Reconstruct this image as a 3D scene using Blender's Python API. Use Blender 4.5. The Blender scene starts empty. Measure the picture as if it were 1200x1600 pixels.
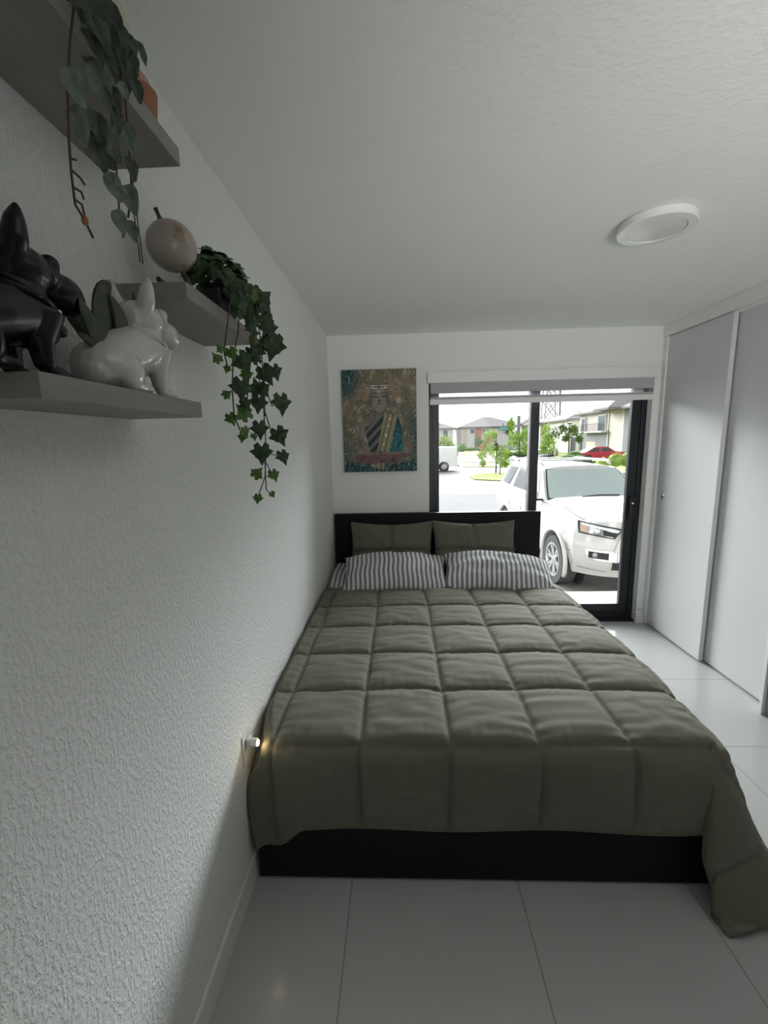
import bpy, bmesh, math, random
import numpy as np
from mathutils import Vector, Matrix, noise
random.seed(7)
C = bpy.context.scene.collection
PI = math.pi

# ------------------------------------------------------------------ camera
CAM_H = 1.6085
cam_d = bpy.data.cameras.new('camera')
cam = bpy.data.objects.new('camera', cam_d); C.objects.link(cam)
cam_d.sensor_fit = 'VERTICAL'; cam_d.sensor_height = 32.0
cam_d.lens = 669.455 / 1600 * 32.0
cam_d.clip_start = 0.02; cam_d.clip_end = 600
yaw, pitch, roll = 0.0382, 0.1629, -0.0220
fw = Vector((-math.sin(yaw)*math.cos(pitch), math.cos(yaw)*math.cos(pitch), -math.sin(pitch)))
rt = Vector((math.cos(yaw), math.sin(yaw), 0)); up = rt.cross(fw)
r2 = math.cos(roll)*rt + math.sin(roll)*up; u2 = -math.sin(roll)*rt + math.cos(roll)*up
cam.matrix_world = Matrix(((r2.x, u2.x, -fw.x, 0), (r2.y, u2.y, -fw.y, 0), (r2.z, u2.z, -fw.z, CAM_H), (0, 0, 0, 1)))
bpy.context.scene.camera = cam

# ------------------------------------------------------------------ world: bright overcast sky, with a low bright band added to light the room
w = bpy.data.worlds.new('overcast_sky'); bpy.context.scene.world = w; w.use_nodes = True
nt = w.node_tree; nt.nodes.clear()
out = nt.nodes.new('ShaderNodeOutputWorld'); bg = nt.nodes.new('ShaderNodeBackground')
tc = nt.nodes.new('ShaderNodeTexCoord'); sep = nt.nodes.new('ShaderNodeSeparateXYZ'); rp = nt.nodes.new('ShaderNodeValToRGB')
nt.links.new(tc.outputs['Generated'], sep.inputs[0]); nt.links.new(sep.outputs['Z'], rp.inputs[0])
my = nt.nodes.new('ShaderNodeMapRange'); my.interpolation_type = 'SMOOTHSTEP'   # added glow kept over the street (+y), where it reaches the room
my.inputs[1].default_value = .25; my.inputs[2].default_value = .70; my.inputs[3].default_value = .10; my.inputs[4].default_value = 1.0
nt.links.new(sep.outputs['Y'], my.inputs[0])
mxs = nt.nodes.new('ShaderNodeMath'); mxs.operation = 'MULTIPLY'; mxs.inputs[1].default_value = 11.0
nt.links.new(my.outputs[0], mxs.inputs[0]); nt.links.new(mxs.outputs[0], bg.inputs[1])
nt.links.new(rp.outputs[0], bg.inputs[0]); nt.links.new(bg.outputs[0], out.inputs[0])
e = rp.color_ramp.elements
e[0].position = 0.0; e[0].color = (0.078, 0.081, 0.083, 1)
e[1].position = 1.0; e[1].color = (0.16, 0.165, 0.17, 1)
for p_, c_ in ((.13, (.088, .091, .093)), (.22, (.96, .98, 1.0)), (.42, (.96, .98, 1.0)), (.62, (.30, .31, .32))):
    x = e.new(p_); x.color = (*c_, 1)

# soft sun behind thin cloud, out over the street
sd = bpy.data.lights.new('veiled_sun', 'SUN'); sd.energy = 0.3; sd.angle = math.radians(40); sd.color = (1, .97, .92)
so = bpy.data.objects.new('veiled_sun', sd); C.objects.link(so); so.rotation_euler = (math.radians(-38), math.radians(18), 0)
# daylight portal in the glass door opening
pd = bpy.data.lights.new('window_portal', 'AREA'); pd.shape = 'RECTANGLE'; pd.size = 1.8; pd.size_y = 2.07
pd.cycles.is_portal = True
po = bpy.data.objects.new('window_portal', pd); C.objects.link(po); po.location = (1.15, 3.86, 1.035)
po.rotation_euler = (-PI/2, 0, 0)
# unseen fill light added beyond the doorway to brighten the room
hd = bpy.data.lights.new('hall_fill', 'AREA'); hd.shape = 'RECTANGLE'; hd.size = 1.4; hd.size_y = 1.2; hd.energy = 3; hd.color = (1, .99, .95)
ho = bpy.data.objects.new('hall_fill', hd); C.objects.link(ho); ho.location = (0.9, -2.3, 2.40)

# fill spot added behind the camera, no lamp body, brightens ceiling and back wall
ud = bpy.data.lights.new('rear_fill_spot', 'SPOT'); ud.energy = 62; ud.spot_size = math.radians(105); ud.spot_blend = 1.0; ud.shadow_soft_size = .55; ud.color = (1, 1, .97)
uo = bpy.data.objects.new('rear_fill_spot', ud); C.objects.link(uo); uo.location = (1.2, -.5, 1.55); uo.rotation_euler = (math.radians(116), 0, math.radians(-4))

vs = bpy.context.scene.view_settings
vs.view_transform = 'Standard'; vs.look = 'None'; vs.exposure = 1.12; vs.gamma = 1.0; vs.use_curve_mapping = False

# ------------------------------------------------------------------ materials
def mat(name, col, rough=0.6, metal=0.0, spec=0.5, emit=None, estr=0, coat=0, sheen=0):
    m = bpy.data.materials.new(name); m.use_nodes = True
    b = m.node_tree.nodes['Principled BSDF']
    b.inputs['Base Color'].default_value = (*col, 1); b.inputs['Roughness'].default_value = rough
    b.inputs['Metallic'].default_value = metal; b.inputs['Specular IOR Level'].default_value = spec
    b.inputs['Coat Weight'].default_value = coat; b.inputs['Sheen Weight'].default_value = sheen
    if emit: b.inputs['Emission Color'].default_value = (*emit, 1); b.inputs['Emission Strength'].default_value = estr
    return m
def N(m, t, **kw):
    n = m.node_tree.nodes.new(t)
    for k, v in kw.items(): setattr(n, k, v)
    return n
def L(m, a, b): m.node_tree.links.new(a, b)
def B(m): return m.node_tree.nodes['Principled BSDF']
def bump(m, scale, strength, dist=0.01, detail=4, voro=False, sx=(1, 1, 1)):
    tcn = N(m, 'ShaderNodeTexCoord'); mp = N(m, 'ShaderNodeMapping'); L(m, tcn.outputs['Object'], mp.inputs[0])
    mp.inputs['Scale'].default_value = sx
    n = N(m, 'ShaderNodeTexNoise'); n.inputs['Scale'].default_value = scale; n.inputs['Detail'].default_value = detail
    L(m, mp.outputs[0], n.inputs['Vector'])
    bp = N(m, 'ShaderNodeBump'); bp.inputs['Strength'].default_value = strength; bp.inputs['Distance'].default_value = dist
    if voro:
        r = N(m, 'ShaderNodeValToRGB'); r.color_ramp.elements[0].position = .46; r.color_ramp.elements[1].position = .60
        L(m, n.outputs[0], r.inputs[0]); L(m, r.outputs[0], bp.inputs['Height'])
    else: L(m, n.outputs[0], bp.inputs['Height'])
    L(m, bp.outputs[0], B(m).inputs['Normal'])
def mottle(m, c1, c2, scale, detail=3, lo=.35, hi=.65, sx=(1, 1, 1)):
    tcn = N(m, 'ShaderNodeTexCoord'); mp = N(m, 'ShaderNodeMapping'); L(m, tcn.outputs['Object'], mp.inputs[0])
    mp.inputs['Scale'].default_value = sx
    n = N(m, 'ShaderNodeTexNoise'); n.inputs['Scale'].default_value = scale; n.inputs['Detail'].default_value = detail
    L(m, mp.outputs[0], n.inputs['Vector'])
    r = N(m, 'ShaderNodeValToRGB'); r.color_ramp.elements[0].position = lo; r.color_ramp.elements[1].position = hi
    r.color_ramp.elements[0].color = (*c1, 1); r.color_ramp.elements[1].color = (*c2, 1)
    L(m, n.outputs[0], r.inputs[0]); L(m, r.outputs[0], B(m).inputs['Base Color'])

M = {}
M['wall'] = mat('wall_paint', (.88, .89, .865), .75, spec=.25); bump(M['wall'], 105, .42, .006, 3, True, (1, 1, .62))
M['wall_smooth'] = mat('back_wall_paint', (.86, .87, .85), .75, spec=.25); bump(M['wall_smooth'], 90, .12, .004)
M['ceiling'] = mat('ceiling_paint', (.88, .89, .865), .85, spec=.2); bump(M['ceiling'], 62, .13, .006, 4, True, (.8, 1, 1))
M['trim'] = mat('trim_paint', (.83, .83, .82), .45)
M['closet'] = mat('closet_paint', (.65, .66, .66), .5); bump(M['closet'], 160, .05, .002)
M['right_wall_grey'] = mat('right_wall_grey', (.30, .31, .31), .6)  # right wall tone, a darker grey than the other walls
M['black_alu'] = mat('black_aluminium', (.018, .021, .027), .38, metal=.2)
M['black_plastic'] = mat('black_plastic', (.012, .012, .014), .35)
M['interlock'] = mat('interlock_strip', (.45, .45, .44), .4)
M['bedwood'] = mat('black_brown_veneer', (.006, .0055, .007), .5, spec=.22); bump(M['bedwood'], 30, .05, .002, 3, False, (1, 12, 12))
M['comforter'] = mat('olive_microfibre', (.152, .147, .112), .8, spec=.18, sheen=.12); bump(M['comforter'], 60, .10, .004, 5)
M['cover'] = M['comforter']
M['shelf'] = mat('grey_shelf_laminate', (.27, .25, .24), .6)
mottle(M['shelf'], (.25, .235, .225), (.31, .285, .27), 9, 4, .3, .7, (6, 1, 14))
M['white_ceramic'] = mat('white_glazed_ceramic', (.60, .60, .58), .12, coat=.6)
M['black_ceramic'] = mat('black_glazed_ceramic', (.004, .004, .006), .26, spec=.35, coat=0)
M['silver'] = mat('silver_metal', (.75, .75, .74), .2, metal=1)
M['chrome'] = mat('chrome', (.8, .8, .8), .12, metal=1)
M['aloe'] = mat('aloe_leaf', (.03, .045, .02), .5); mottle(M['aloe'], (.02, .034, .014), (.05, .065, .03), 30)
M['stem'] = mat('vine_stem', (.055, .045, .028), .7)
M['stem_red'] = mat('reddish_stem', (.10, .05, .035), .7)
M['orange_tip'] = mat('orange_bud', (.42, .16, .05), .6)
M['terracotta'] = mat('terracotta', (.36, .16, .08), .7)
M['cream'] = mat('cream_ceramic', (.62, .57, .46), .4)
M['gold'] = mat('dark_bronze', (.09, .075, .06), .4, metal=.6)
M['nightlight'] = mat('nightlight_glow', (.9, .8, .6), .4, emit=(1, .78, .38), estr=3.5)
M['plate'] = mat('white_plastic', (.75, .75, .74), .35)
M['sheer'] = mat('sheer_fabric', (.75, .75, .76), .9)
M['blind'] = mat('grey_blind_fabric', (.44, .44, .46), .9)
M['diffuser'] = mat('opal_diffuser', (.72, .72, .71), .3)
M['lamp_rim'] = mat('lamp_rim_white', (.78, .79, .78), .3)

def leafmat(name, c1, c2, edge=None, scale=60):
    m = mat(name, c1, .42, spec=.4); mottle(m, c1, c2, scale, 3)
    return m
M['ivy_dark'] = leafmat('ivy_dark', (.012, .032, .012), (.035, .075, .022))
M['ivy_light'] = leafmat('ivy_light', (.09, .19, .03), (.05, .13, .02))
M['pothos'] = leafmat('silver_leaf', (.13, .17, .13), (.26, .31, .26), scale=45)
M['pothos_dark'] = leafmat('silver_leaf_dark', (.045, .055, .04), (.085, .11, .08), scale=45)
M['bud'] = mat('yellow_green_bud', (.36, .42, .08), .5)

# polished porcelain floor tiles: grout grid + fine pattern
m = M['floor'] = mat('porcelain_tile', (.52, .53, .52), .10, spec=.45)
g = N(m, 'ShaderNodeTexCoord'); mp = N(m, 'ShaderNodeMapping'); L(m, g.outputs['Object'], mp.inputs[0])
mp.inputs['Location'].default_value = (.20, -1.43, 0)
bk = N(m, 'ShaderNodeTexBrick'); bk.offset = 0; bk.inputs['Scale'].default_value = 1
bk.inputs['Brick Width'].default_value = .61; bk.inputs['Row Height'].default_value = .6367; bk.inputs['Mortar Size'].default_value = .0022
bk.inputs['Color1'].default_value = (.52, .53, .52, 1); bk.inputs['Color2'].default_value = (.53, .54, .53, 1); bk.inputs['Mortar'].default_value = (.30, .30, .29, 1)
L(m, mp.outputs[0], bk.inputs['Vector']); L(m, bk.outputs['Color'], B(m).inputs['Base Color'])
nz = N(m, 'ShaderNodeTexNoise'); nz.inputs['Scale'].default_value = 2.5
rr = N(m, 'ShaderNodeMapRange'); rr.inputs[3].default_value = .10; rr.inputs[4].default_value = .20
L(m, g.outputs['Object'], nz.inputs['Vector']); L(m, nz.outputs[0], rr.inputs[0]); L(m, rr.outputs[0], B(m).inputs['Roughness'])

# striped bed linen: stripes run along object U stored in an attribute
def stripe_mat(name, width):
    m = mat(name, (.8, .8, .8), .85, spec=.2)
    a = N(m, 'ShaderNodeAttribute'); a.attribute_name = 'stripe'
    mth = N(m, 'ShaderNodeMath', operation='MULTIPLY'); mth.inputs[1].default_value = 1/width; L(m, a.outputs['Fac'], mth.inputs[0])
    fr = N(m, 'ShaderNodeMath', operation='FRACT'); L(m, mth.outputs[0], fr.inputs[0])
    r = N(m, 'ShaderNodeValToRGB'); el = r.color_ramp.elements
    el[0].position = 0; el[0].color = (.20, .20, .225, 1); el[1].position = 1; el[1].color = (.20, .20, .225, 1)
    for p_, c_ in ((.06, (.26, .26, .28)), (.28, (.22, .22, .24)), (.40, (.36, .36, .38)), (.48, (.80, .80, .80)), (.88, (.82, .82, .82)), (.96, (.35, .35, .37))):
        q_ = el.new(p_); q_.color = (*c_, 1)
    L(m, fr.outputs[0], r.inputs[0]); L(m, r.outputs[0], B(m).inputs['Base Color'])
    return m
M['stripe'] = stripe_mat('ticking_stripe', .034)

def glassmat(name, tint=(1, 1, 1), refl=.9, fac=1.0):
    m = bpy.data.materials.new(name); m.use_nodes = True; t = m.node_tree; t.nodes.clear()
    o = t.nodes.new('ShaderNodeOutputMaterial'); tr = t.nodes.new('ShaderNodeBsdfTransparent'); gl = t.nodes.new('ShaderNodeBsdfGlossy')
    tr.inputs[0].default_value = (*tint, 1); gl.inputs['Roughness'].default_value = .01; gl.inputs[0].default_value = (refl, refl, refl, 1)
    fr = t.nodes.new('ShaderNodeFresnel'); fr.inputs[0].default_value = 1.35; mx = t.nodes.new('ShaderNodeMixShader')
    t.links.new(fr.outputs[0], mx.inputs[0]); t.links.new(tr.outputs[0], mx.inputs[1]); t.links.new(gl.outputs[0], mx.inputs[2]); t.links.new(mx.outputs[0], o.inputs[0])
    return m
M['glass'] = glassmat('door_glass', (.97, .98, .975), .3)

def sheermat():
    m = bpy.data.materials.new('sheer_band'); m.use_nodes = True; t = m.node_tree; t.nodes.clear()
    o = t.nodes.new('ShaderNodeOutputMaterial'); tr = t.nodes.new('ShaderNodeBsdfTransparent'); df = t.nodes.new('ShaderNodeBsdfTranslucent')
    df.inputs[0].default_value = (.8, .8, .82, 1); mx = t.nodes.new('ShaderNodeMixShader'); mx.inputs[0].default_value = .25
    t.links.new(tr.outputs[0], mx.inputs[1]); t.links.new(df.outputs[0], mx.inputs[2]); t.links.new(mx.outputs[0], o.inputs[0])
    return m
M['sheer'] = sheermat()

# ------------------------------------------------------------------ helpers
def link(name, me, m, parent=None, smooth=False):
    o = bpy.data.objects.new(name, me); C.objects.link(o)
    for mm in (m if isinstance(m, (list, tuple)) else [m]): me.materials.append(mm)
    if smooth:
        me.polygons.foreach_set('use_smooth', [True]*len(me.polygons))
    if parent is not None:
        o.parent = parent; o.matrix_parent_inverse = wm(parent).inverted()
    return o
def wm(o):
    b = o.matrix_basis if not o.name.startswith('camera') else o.matrix_world
    mm = Matrix.Translation(o.location) @ o.rotation_euler.to_matrix().to_4x4()
    if o.parent: return wm(o.parent) @ o.matrix_parent_inverse @ mm
    return mm
class G:
    """collects geometry into one mesh"""
    def __init__(s): s.v = []; s.f = []; s.mi = []; s.cur = 0
    def add(s, vs, fs):
        b = len(s.v); s.v += [tuple(v) for v in vs]; s.f += [tuple(i+b for i in f) for f in fs]; s.mi += [s.cur]*len(fs); return s
    def box(s, x0, x1, y0, y1, z0, z1):
        return s.add([(x0,y0,z0),(x1,y0,z0),(x1,y1,z0),(x0,y1,z0),(x0,y0,z1),(x1,y0,z1),(x1,y1,z1),(x0,y1,z1)],
                     [(0,3,2,1),(4,5,6,7),(0,1,5,4),(1,2,6,5),(2,3,7,6),(3,0,4,7)])
    def ring(s, rings, cap=True, closed=True):
        n = len(rings[0]); vs = [p for r in rings for p in r]; fs = []
        for i in range(len(rings)-1):
            for j in range(n if closed else n-1):
                k = (j+1) % n; fs.append((i*n+j, i*n+k, (i+1)*n+k, (i+1)*n+j))
        if cap: fs.append(tuple(reversed(range(n)))); fs.append(tuple((len(rings)-1)*n+j for j in range(n)))
        return s.add(vs, fs)
    def cyl(s, p0, p1, r0, r1=None, n=16):
        return s.tube([p0, p1], [r0, r0 if r1 is None else r1], n)
    def tube(s, pts, rad, n=8):
        pts = [Vector(p) for p in pts]
        if not isinstance(rad, (list, tuple)): rad = [rad]*len(pts)
        rings = []; ref = None
        for i, p in enumerate(pts):
            d = (pts[min(i+1, len(pts)-1)] - pts[max(i-1, 0)]).normalized()
            if ref is None: ref = Vector((0, 0, 1)) if abs(d.z) < .9 else Vector((1, 0, 0))
            a = d.cross(ref).normalized(); b = a.cross(d).normalized(); ref = b
            rings.append([p + rad[i]*(math.cos(t)*a + math.sin(t)*b) for t in (2*PI*k/n for k in range(n))])
        return s.ring(rings)
    def ell(s, c, r, nu=16, nv=10, rot=None):
        c = Vector(c); rings = []
        for i in range(1, nv):
            t = PI*i/nv
            rings.append([(r[0]*math.sin(t)*math.cos(2*PI*k/nu), r[1]*math.sin(t)*math.sin(2*PI*k/nu), r[2]*math.cos(t)) for k in range(nu)])
        vs = [(0, 0, r[2])] + [p for q in rings for p in q] + [(0, 0, -r[2])]; fs = []
        for k in range(nu): fs.append((0, 1+k, 1+(k+1) % nu))
        for i in range(nv-2):
            for k in range(nu):
                a = 1+i*nu+k; b = 1+i*nu+(k+1) % nu; fs.append((a, a+nu, b+nu, b))
        e_ = len(vs)-1; o_ = 1+(nv-2)*nu
        for k in range(nu): fs.append((e_, o_+(k+1) % nu, o_+k))
        vs = [Vector(v) for v in vs]
        if rot: vs = [rot @ v for v in vs]
        return s.add([c+v for v in vs], fs)
    def lathe(s, c, prof, n=32, axis='z'):
        c = Vector(c); rings = []
        for r, z in prof:
            rg = []
            for k in range(n):
                t = 2*PI*k/n; a, b = r*math.cos(t), r*math.sin(t)
                rg.append(c + (Vector((a, b, z)) if axis == 'z' else Vector((z, a, b)) if axis == 'x' else Vector((b, z, a))))
            rings.append(rg)
        return s.ring(rings, cap=False)
    def grid(s, P, close=False):
        n = len(P[0]); vs = [p for r in P for p in r]; fs = []
        for i in range(len(P)-1):
            for j in range(n-1): fs.append((i*n+j, i*n+j+1, (i+1)*n+j+1, (i+1)*n+j))
        return s.add(vs, fs)
    def prism(s, pts, a, b):
        """closed outline pts (3D) swept by vector b-a"""
        d = Vector(b)-Vector(a); P = [Vector(p) for p in pts]; n = len(P)
        return s.add(P+[p+d for p in P], [tuple(reversed(range(n))), tuple(range(n, 2*n))] + [(i, (i+1) % n, n+(i+1) % n, n+i) for i in range(n)])
    def build(s, name, m, parent=None, smooth=False, bevel=0, seg=2, auto=None, solid=0):
        me = bpy.data.meshes.new(name); me.from_pydata(s.v, [], s.f)
        me.update()
        o = link(name, me, m, parent, smooth)
        if len(me.materials) > 1: me.polygons.foreach_set('material_index', s.mi)
        bm = bmesh.new(); bm.from_mesh(me); bmesh.ops.recalc_face_normals(bm, faces=bm.faces)
        if bevel:
            ed = [e_ for e_ in bm.edges if len(e_.link_faces) == 2 and e_.calc_face_angle(0) > .6]
            bmesh.ops.bevel(bm, geom=ed, offset=bevel, segments=seg, affect='EDGES', profile=.5)
        if auto:
            for f_ in bm.faces: f_.smooth = True
            for e_ in bm.edges:
                if len(e_.link_faces) == 2 and e_.calc_face_angle(0) > auto: e_.smooth = False
        bm.to_mesh(me); bm.free()
        if solid:
            md = o.modifiers.new('thickness', 'SOLIDIFY'); md.thickness = solid; md.offset = 0
        return o
def tag(o, label=None, cat=None, group=None, kind=None):
    if label: o['label'] = label
    if cat: o['category'] = cat
    if group: o['group'] = group
    if kind: o['kind'] = kind
    return o
def empty(name, loc, label=None, cat=None, group=None, rz=0):
    o = bpy.data.objects.new(name, None); C.objects.link(o); o.location = loc; o.rotation_euler = (0, 0, rz); o.empty_display_size = .05
    return tag(o, label, cat, group)
def struct(g_, name, m, **kw): return tag(g_.build(name, m, **kw), kind='structure')
def copy_tree(o, parent=None):
    c = o.copy(); C.objects.link(c); c.parent = parent
    for ch in [k for k in bpy.data.objects if k.parent == o]: copy_tree(ch, c)
    return c
def box(name, x0, x1, y0, y1, z0, z1, m, parent=None, bevel=0):
    return G().box(x0, x1, y0, y1, z0, z1).build(name, m, parent, bevel=bevel)
def lerp(a, b, t): return a+(b-a)*t
def sm(t): t = max(0, min(1, t)); return t*t*(3-2*t)
def pick(mesh_obj):
    """bakes modifiers into the object's own mesh"""
    dg = bpy.context.evaluated_depsgraph_get(); dg.update()
    me = bpy.data.meshes.new_from_object(mesh_obj.evaluated_get(dg)); mesh_obj.modifiers.clear(); mesh_obj.data = me
    return mesh_obj

# ------------------------------------------------------------------ room
XL, XR, YB, H = -0.571, 2.111, 3.635, 2.46
YN = -1.5
struct(G().box(XL-.15, XR+.7, YN-2.2, YB+.2, -.12, 0), 'floor', M['floor'])
struct(G().box(XL-.15, XR+.7, YN-2.2, YB+.2, H, H+.15), 'ceiling', M['ceiling'])
struct(G().box(XL-.15, XL, YN-2.2, YB+.2, 0, H), 'wall_left', M['wall'])
wb = G(); wb.box(XL, .25, YB, YB+.2, 0, H); wb.box(2.05, XR+.7, YB, YB+.2, 0, H); wb.box(.25, 2.05, YB, YB+.2, 2.07, H)
struct(wb, 'wall_back', M['wall_smooth'])
# closet recess, jamb and wall toward the viewer
struct(G().box(2.75, 2.81, 2.2, YB, 0, H), 'wall_closet', M['wall_smooth'])
struct(G().box(2.085, 2.75, YN-2.2, 2.33, 0, H), 'wall_right', M['right_wall_grey'])
struct(G().box(2.068, 2.14, 2.331, 2.352, 0, H-.088), 'trim_1', M['trim'], bevel=.002)
struct(G().box(XR-.018, XR+.02, 2.331, YB-.001, 2.372, H), 'trim_2', M['trim'], bevel=.003)
struct(G().box(XR-.008, XR+.03, 3.585, YB, 0, 2.372), 'trim_3', M['trim'], bevel=.003)
struct(G().box(XR+.02, XR+.14, 2.352, YB-.05, 2.36, H), 'closet_track', M['wall_smooth'])
# near wall with an open doorway to the hall
nw = G(); nw.box(XL, .45, YN-.12, YN, 0, H); nw.box(1.35, 2.085, YN-.12, YN, 0, H); nw.box(.45, 1.35, YN-.12, YN, 2.05, H); nw.box(XL-.15, 2.75, YN-2.3, YN-2.2, 0, H)
struct(nw, 'wall_front', M['wall_smooth'])
# baseboards
struct(G().box(XL, XL+.012, YN, YB, 0, .10), 'baseboard_left', M['trim'], bevel=.002)
struct(G().box(XL+.013, .249, YB-.012, YB, 0, .10), 'baseboard_back', M['trim'], bevel=.002)
struct(G().box(2.035, XR-.012, YB-.03, YB, 0, .115), 'baseboard_right', M['trim'], bevel=.002)
# closet doors
d = tag(G().box(XR+.004, XR+.034, 2.93, 3.62, .012, 2.368).build('door_1', M['closet'], bevel=.002), kind='structure')
pl = G().lathe((XR+.004, 3.50, 1.12), [(.027, 0), (.027, -.004), (.020, -.005), (.018, .0035), (.0, .0035)], 24, 'x').build('door_handle', M['chrome'], d, auto=.6)
G().lathe((XR+.0035, 3.50, 1.12), [(.008, 0), (.008, -.004), (0.0, -.004)], 16, 'x').build('finger_cup', M['black_plastic'], pl)
d = tag(G().box(XR+.045, XR+.075, 2.352, 3.05, .012, 2.368).build('door_2', M['closet'], bevel=.002), kind='structure')

# sliding glass door
D0 = YB+.065
fr = G()
for x0, x1, z0, z1 in ((.25, .29, 0, 2.07), (2.01, 2.05, 0, 2.07), (.29, 2.01, 0, .05), (.29, 2.01, 2.02, 2.07)): fr.box(x0, x1, D0, D0+.12, z0, z1)
sd_ = tag(fr.build('door_3', M['black_alu'], bevel=.003), kind='structure')
def sash(x0, x1, y0, st, nm):
    s_ = G(); s_.box(x0, x0+st, y0, y0+.04, .05, 2.02); s_.box(x1-st, x1, y0, y0+.04, .05, 2.02)
    s_.box(x0+st, x1-st, y0, y0+.04, .05, .135); s_.box(x0+st, x1-st, y0, y0+.04, 2.004, 2.02)
    o = s_.build(nm, M['black_alu'], sd_, bevel=.003)
    G().box(x0+st, x1-st, y0+.017, y0+.023, .135, 2.004).build('glass_pane', M['glass'], o)
    return o
s1 = sash(.29, 1.165, D0+.065, .055, 'fixed_panel')
s2 = sash(1.105, 2.01, D0+.012, .075, 'sliding_panel')
box('interlock_strip', 1.098, 1.108, D0+.008, D0+.05, .05, 2.02, M['interlock'], s2)
hn = G().box(1.955, 2.035, D0-.012, D0+.013, .90, 1.10).build('door_handle', M['black_plastic'], s2, bevel=.006)
G().box(1.962, 1.985, D0-.04, D0-.011, .94, 1.06).build('pull', M['black_plastic'], hn, bevel=.005)
G().ell((1.968, D0-.044, 1.045), (.007, .008, .010), 10, 8).build('latch_lever', M['chrome'], hn, smooth=True)
struct(G().box(.25, 2.05, YB, D0+.13, -.001, .006), 'trim_4', M['black_alu'])

# roller shade with sheer band
rs = empty('roller_shade', (1.15, YB, 2.10), 'rolled-up zebra roller shade with white valance over the glass door', 'window blind')
box('valance', .238, 2.075, YB-.034, YB-.001, 2.068, 2.155, M['trim'], rs, .003)
box('fabric_band', .262, 2.043, YB-.022, YB-.018, 1.985, 2.068, M['blind'], rs)
box('sheer_band', .262, 2.043, YB-.021, YB-.019, 1.955, 1.985, M['sheer'], rs)
G().box(.262, 2.043, YB-.022, YB-.018, 1.937, 1.955).build('fabric_band', M['blind'], rs)
box('bottom_rail', .258, 2.047, YB-.030, YB-.010, 1.895, 1.937, M['trim'], rs, .003)

# ceiling lamp: wide flat disc
cl = empty('ceiling_light', (1.05, 1.93, H), 'round white flush ceiling lamp, switched off', 'ceiling light')
Rl = .143; cx, cy = 1.05, 1.93
G().lathe((cx, cy, 0), [(Rl-.01, H), (Rl-.004, H-.004), (Rl, H-.03), (Rl-.004, H-.034), (Rl-.035, H-.036), (Rl-.037, H-.031)], 64).build('lamp_ring', M['lamp_rim'], cl, auto=.5)
G().lathe((cx, cy, 0), [(0.001, H-.030), (Rl-.037, H-.030), (Rl-.038, H-.033), (Rl-.07, H-.036), (0.001, H-.038)], 64).build('diffuser', M['diffuser'], cl, auto=.8)
IVY = [(-0.378,1.26,2.005,0.0339,0),(-0.371,1.172,1.989,0.0158,1),(-0.375,1.308,1.943,0.0282,0),(-0.37,1.327,1.899,0.0369,0),(-0.369,1.328,1.823,0.0226,2),(-0.382,1.275,1.809,0.0286,0),(-0.384,1.199,1.758,0.0258,2),(-0.364,1.037,1.802,0.0242,0),(-0.378,1.057,1.745,0.0261,0),(-0.378,1.097,1.78,0.0157,1),(-0.36,0.959,1.805,0.0138,1),(-0.373,0.934,1.809,0.0092,1),(-0.364,0.893,1.782,0.0112,1),(-0.373,0.964,1.773,0.0086,1),(-0.369,0.937,1.716,0.0105,1),(-0.38,0.982,1.668,0.0141,1),(-0.369,1.039,1.683,0.021,1),(-0.363,1.034,1.705,0.0148,0),(-0.371,1.157,1.718,0.0233,2),(-0.366,1.186,1.756,0.0202,0),(-0.368,1.38,1.737,0.0322,0),(-0.382,1.189,1.651,0.024,2),(-0.366,1.317,1.635,0.0284,0),(-0.37,1.04,1.642,0.0117,1),(-0.377,1.036,1.627,0.0116,1),(-0.383,1.139,1.63,0.0102,1),(-0.363,1.132,1.587,0.0264,0),(-0.373,1.376,1.569,0.0234,0),(-0.367,1.092,1.534,0.0162,1),(-0.363,1.227,1.521,0.0176,1),(-0.367,1.087,1.471,0.0122,1),(-0.362,1.197,1.468,0.0097,1),(-0.375,1.134,1.932,0.0193,2),(-0.365,1.056,1.94,0.0237,2),(-0.373,1.049,1.913,0.016,2),(-0.362,1.11,1.894,0.0149,2),(-0.363,1.109,1.839,0.0169,2),(-0.382,1.194,1.837,0.0161,2),(-0.381,1.186,1.884,0.0133,1),(-0.379,1.117,1.986,0.02,2)]
IVINES = [[(-0.372,1.129,2.007),(-0.372,1.166,1.958),(-0.372,1.16,1.863),(-0.372,1.173,1.8),(-0.372,1.201,1.703),(-0.372,1.201,1.598),(-0.372,1.173,1.519),(-0.372,1.096,1.467)],[(-0.372,1.129,2.007),(-0.372,1.196,1.983),(-0.372,1.215,1.874),(-0.372,1.216,1.773),(-0.372,1.209,1.686)],[(-0.372,1.104,1.991),(-0.372,1.143,1.921),(-0.372,1.123,1.824),(-0.372,1.09,1.757),(-0.372,1.063,1.693)],[(-0.372,1.078,1.968),(-0.372,1.044,1.867),(-0.372,0.999,1.801),(-0.372,0.981,1.729),(-0.372,0.98,1.673),(-0.372,1.01,1.642)],[(-0.372,1.01,1.927),(-0.372,0.963,1.834),(-0.372,0.95,1.805),(-0.372,0.967,1.768)],[(-0.372,1.182,1.563),(-0.372,1.176,1.483),(-0.372,1.221,1.465)],[(-0.372,1.216,1.773),(-0.372,1.283,1.718),(-0.372,1.364,1.743)],[(-0.372,1.207,1.703),(-0.372,1.26,1.643),(-0.372,1.325,1.635)],[(-0.372,1.19,1.598),(-0.372,1.246,1.579),(-0.372,1.34,1.572)],[(-0.372,1.182,1.563),(-0.372,1.235,1.527),(-0.372,1.259,1.522)]]
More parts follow.
